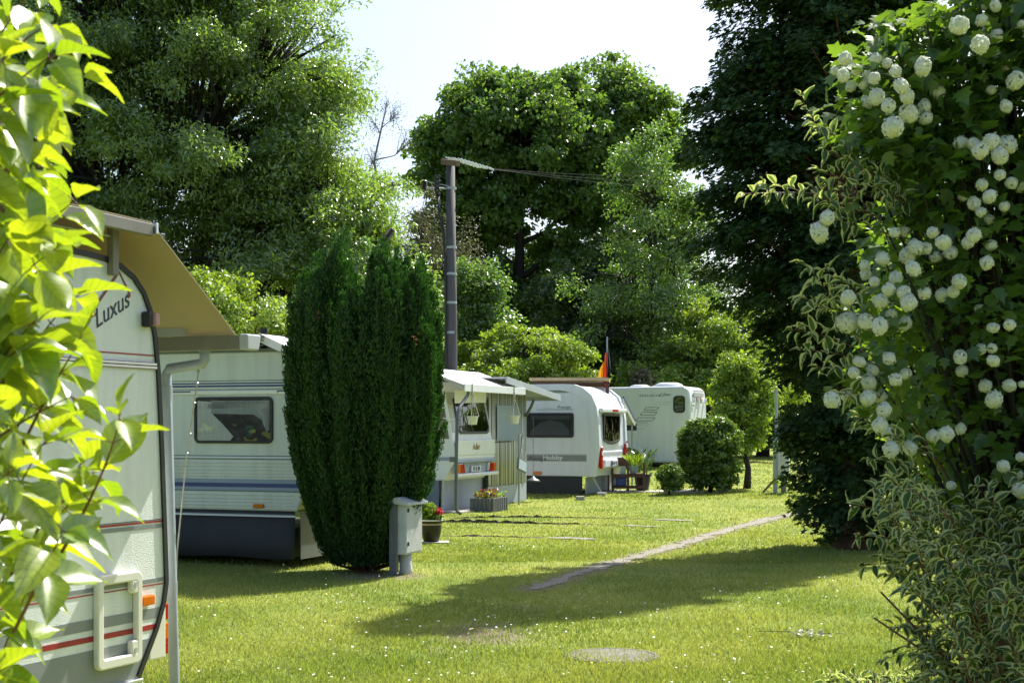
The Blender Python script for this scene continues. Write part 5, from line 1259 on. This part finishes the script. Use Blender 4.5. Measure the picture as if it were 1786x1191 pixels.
Z7 = "570,312,50 545,357,48 625,347,54 608,397,66 605,462,64 655,455,56 672,512,70 692,298,54 720,385,60 760,362,48 655,575,66 690,610,60 700,675,70 780,670,60 455,470,72 515,450,54 875,620,54 930,612,70 990,590,50 988,292,66 995,350,50 1072,260,48 1120,256,42 1125,308,50 1092,412,56 1128,468,76 1192,410,54 1243,405,30 1167,745,52 1238,707,40 1226,780,50 1235,845,70 835,953,46 755,950,50 770,1060,70 1118,170,40 1190,158,44 950,825,40"
heads = [(1260+a*.5038, b*.5038, d*.5038) for a, b, d in (map(float, s.split(",")) for s in Z8.split())]+[(1260+a*.4198, 500+b*.4198, d*.4198) for a, b, d in (map(float, s.split(",")) for s in Z7.split())]
heads.sort(key=lambda h: -h[2])
def head_mesh(name, parent, cs, rs):
    P_, D_, U_ = [], [], []; S_ = []
    for c, r in zip(cs, rs):
        n = 150; i = np.arange(n)+.5; ph = np.arccos(1-2*i/n); th = math.pi*(1+5**.5)*i
        nrm = np.stack([np.cos(th)*np.sin(ph), np.sin(th)*np.sin(ph), np.cos(ph)], 1); nrm = unit(nrm+RNG.normal(size=(n, 3))*.16); lum = 1+.10*np.sin(nrm[:, 0]*4+r*90)*np.sin(nrm[:, 1]*4.4+1)
        P_.append(np.array(c)+nrm*(r*lum*(.84+.16*RNG.random(n)))[:, None]*[1, 1, .94]); D_.append(np.cross(nrm, rdir(n))); U_.append(nrm+RNG.normal(size=(n, 3))*.25); S_.append(np.full(n, r*.36)*(.85+.3*RNG.random(n)))
        n2 = 90; nn = rdir(n2); P_.append(np.array(c)+nn*r*.84); D_.append(np.cross(nn, rdir(n2))); U_.append(nn); S_.append(np.full(n2, r*.62))
    return scatter(name, "floret", np.concatenate(P_), np.concatenate(D_), np.concatenate(U_), np.concatenate(S_), L["petal"], parent, None, 1)
proto = [head_mesh("flower_head", vb, [(0, 0, 0)], [.05]) for _ in range(4)]
small = []
for k, (px, py, d) in enumerate(heads):
    Y = 5.4+.35*RNG.random()+.2*max(0, 30-d)/12; c = P(px, py, Y)-VB; r = d*Y/F_PX/2*1.08
    if k < 98:
        if k < 4: o = proto[k]
        else: o = proto[k % 4].copy(); COL.objects.link(o)
        o.parent = vb; o.location = c; s = r/.05; o.scale = (s*RNG.uniform(.9, 1.1), s*RNG.uniform(.88, 1.08), s*RNG.uniform(.82, 1.04)); o.rotation_euler = tuple(RNG.uniform(0, 6.28, 3))
    else: small.append((c, r))
o = head_mesh("small_flower_heads", vb, [tuple(c) for c, r in small], [r for c, r in small]); o["kind"] = "stuff"

# variegated dogwood between and below
VA = Vector((2.0, 5.5, 0)); va = thing("variegated_shrub", "variegated dogwood with cream edged leaves reaching out below and between the white flower heads", "shrub", VA, 0)
sp = []
def S(a, b, Y0, Y1, f0=.12): sp.append((P(a[0], a[1], Y0), P(b[0], b[1], Y1), f0))
for a, b in (((1500, 345), (1300, 338)), ((1450, 350), (1330, 322)), ((1480, 300), (1396, 168)), ((1500, 290), (1420, 215)), ((1560, 330), (1440, 260)), ((1580, 380), (1430, 300)), ((1600, 400), (1450, 360)), ((1590, 330), (1480, 270)), ((1620, 380), (1500, 320)), ((1580, 420), (1460, 385)), ((1640, 400), (1540, 330)), ((1560, 360), (1405, 330)), ((1550, 390), (1420, 350)), ((1600, 360), (1520, 300)),
             ((1500, 600), (1405, 462)), ((1500, 560), (1440, 470)), ((1520, 620), (1385, 575)), ((1500, 590), (1400, 520)), ((1540, 640), (1400, 610)), ((1520, 560), (1470, 490)), ((1560, 650), (1430, 640)), ((1540, 600), (1450, 540)), ((1560, 620), (1480, 560)), ((1560, 700), (1460, 690)),
             ((1620, 800), (1500, 730)), ((1640, 850), (1520, 800)), ((1620, 900), (1490, 880)), ((1600, 950), (1500, 935)), ((1660, 980), (1510, 985)), ((1660, 1020), (1550, 1000)), ((1640, 1100), (1560, 1090)), ((1660, 1130), (1545, 1150)), ((1640, 870), (1530, 850)), ((1650, 820), (1560, 760))):
    Y = RNG.uniform(5.6, 6.0); S(a, b, Y+.3, Y, .42 if a[1] < 710 else .3)
for k in range(215):
    py = RNG.uniform(830, 1290); lim = np.interp(py, [760, 850, 950, 1000, 1060, 1120, 1191, 1300], [1540, 1520, 1540, 1575, 1605, 1590, 1600, 1610])
    Y = RNG.uniform(4.9, 6.3); px = lim+RNG.random()**1.1*420
    S((px+RNG.uniform(20, 130), py+RNG.uniform(40, 190)), (px, py), Y+.15, Y)
for k in range(0):
    py = RNG.uniform(270, 720); px = RNG.uniform(1480, 1640); Y = RNG.uniform(5.6, 6.4); S((px+120, py+110), (px, py), Y+.2, Y)
sp = [(Vector((q[0].x, q[0].y, max(q[0].z, .06))), q[1], q[2]) for q in sp if q[1].z > .12]
shoots(va, sp, L["vari"], .070, .041, .0026, "leaf", .48, .25, .3, M["stem"])
mb = MB()
for k in range(46):
    a = RNG.uniform(0, 6.28); b = Vector((RNG.uniform(-.55, .8), RNG.uniform(-.3, .6), RNG.uniform(.5, 1.25))); s = Vector((RNG.uniform(-.1, .6), RNG.uniform(-.2, .3), -.02))
    mb.tube([s, s.lerp(b, .5)+Vector((0, 0, .1)), b], [.010, .008, .004], 5)
for a, b, _ in sp[:24:8]:
    s = Vector((RNG.uniform(-.1, .4), RNG.uniform(0, .3), 0)); e = a-VA; mb.tube([s, Vector((s.x*.6+e.x*.4+.3, s.y+.6, e.z*.55)), e], [.009, .007, .003], 5)
mb.build("canes", M["stem"], va, smooth=True)
# pale low plant at the foot of the shrubs
g = Vector((2.35, 8.9, 0)); n = 420
lp_ = thing("low_plant", "low pale variegated plant at the foot of the cream edged shrub", "plant", P(1520, 1200, 8.6)*1.0, 0); lp_.location.z = 0
c_ = np.stack([RNG.uniform(-.28, .3, n), RNG.uniform(-.15, .2, n), .02+RNG.random(n)**1.3*.20], 1)
scatter("foliage", "leaf", c_, rdir(n)+[0, 0, .5], rdir(n)+[0, 0, .8], .06*(.6+.6*RNG.random(n)), L["vari"], lp_, None, .5, True)
mb = MB(); [mb.tube([(c_[i][0]*.8, c_[i][1]*.8, 0), tuple(c_[i])], .003, 4) for i in range(0, n, 6)]; mb.build("stems", M["stem"], lp_)

# fallen twig on the lawn
g = GR(1410, 1112); tw = thing("fallen_twig", "fallen bare twig with a few withered pale leaves lying on the lawn", "twig", g, .2)
MB().tube([(-.35, .25, .03), (-.1, .1, .04), (.2, -.02, .03), (.32, -.0, .03)], [.002, .004, .003, .002], 6).tube([(-.1, .1, .04), (-.18, -.05, .05), (-.2, -.14, .03)], .002, 5).build("stick", M["bark"], tw, smooth=True)
n = 46; scatter("withered_leaves", "fold", np.stack([RNG.normal(size=n)*.08, RNG.normal(size=n)*.09, .03+.03*RNG.random(n)], 1), rdir(n)*[1, 1, .3], rdir(n)+[0, 0, 1], .05, leafmat("withered_leaf", (.30, .33, .24), (.42, .44, .36), .3), tw, None, .6)

# ------------------------------------------------------------------ grass and daisies
def blades(n, ya, yb, h, w, pad=.6):
    Y = (RNG.random(n)*(1/ya-1/yb)+1/yb)**-1
    x = (RNG.uniform(-80, 1866, n)-CX)*Y/F_PX
    keep = ((seg_dist(x, Y) > .04+.20*RNG.random(n)) | (RNG.random(n) < .10)) & (strip_dist(x, Y) > .05+.05*RNG.random(n)) & (RNG.random(n) > dirt_at(x, Y)*.75)
    x, Y = x[keep], Y[keep]; n = len(x); tall = 1+.5*np.sin(x*3.1+np.sin(Y*2.3)*2)*np.sin(Y*2.7+x)
    d = np.stack([RNG.normal(size=n)*.55, RNG.normal(size=n)*.55, np.ones(n)], 1)
    return np.stack([x, Y, gz(x, Y)-.004], 1), d, h*(.45+.8*RNG.random(n))*(.75+.35*tall), np.full(n, w), np.clip(.5+.28*np.sin(x*1.7+2*np.sin(Y*.9))+RNG.normal(size=n)*.28, 0, 1)
A = [blades(260000, 8.8, 20, .040, 1.7), blades(170000, 18, 36, .040, 3.2), blades(60000, 33, 60, .05, 6)]
A = [np.concatenate(q) for q in zip(*A)]
o = scatter("grass", "blade", A[0], A[1], rdir(len(A[0]))*[1, 1, .1], A[2], L["grass"], None, A[4], A[3]); o["kind"] = "stuff"
def flowers(n, ya, yb, clus, size, m, name, label, bias):
    Yc = (RNG.random(clus)*(1/ya-1/yb)+1/yb)**-1; xc = (RNG.uniform(250, 1600, clus)-CX)*Yc/F_PX
    i = RNG.integers(0, clus, n); s = np.where(RNG.random(n) < .65, .28, 1.2); x = xc[i]+RNG.normal(size=n)*s; Y = Yc[i]+RNG.normal(size=n)*s*1.3
    k = (Y > 8.7) & (Y < 50) & (seg_dist(x, Y) > .2); x, Y = x[k], Y[k]; n = len(x)
    o = scatter(name, "disc", np.stack([x, Y, gz(x, Y)+.045+.02*RNG.random(n)], 1), rdir(n)*[1, 1, .15], rdir(n)*.35+[.15, -.25, 1], size*(.6+.7*RNG.random(n)), m)
    return tag(o, label, "flowers", None, "stuff")
flowers(430, 9, 26, 42, .018, L["daisy"], "daisies", "tiny white daisies sprinkled over the sunny lawn", 0)
flowers(50, 9, 26, 20, .018, L["yel"], "buttercups", "few tiny yellow flowers among the daisies", 0)
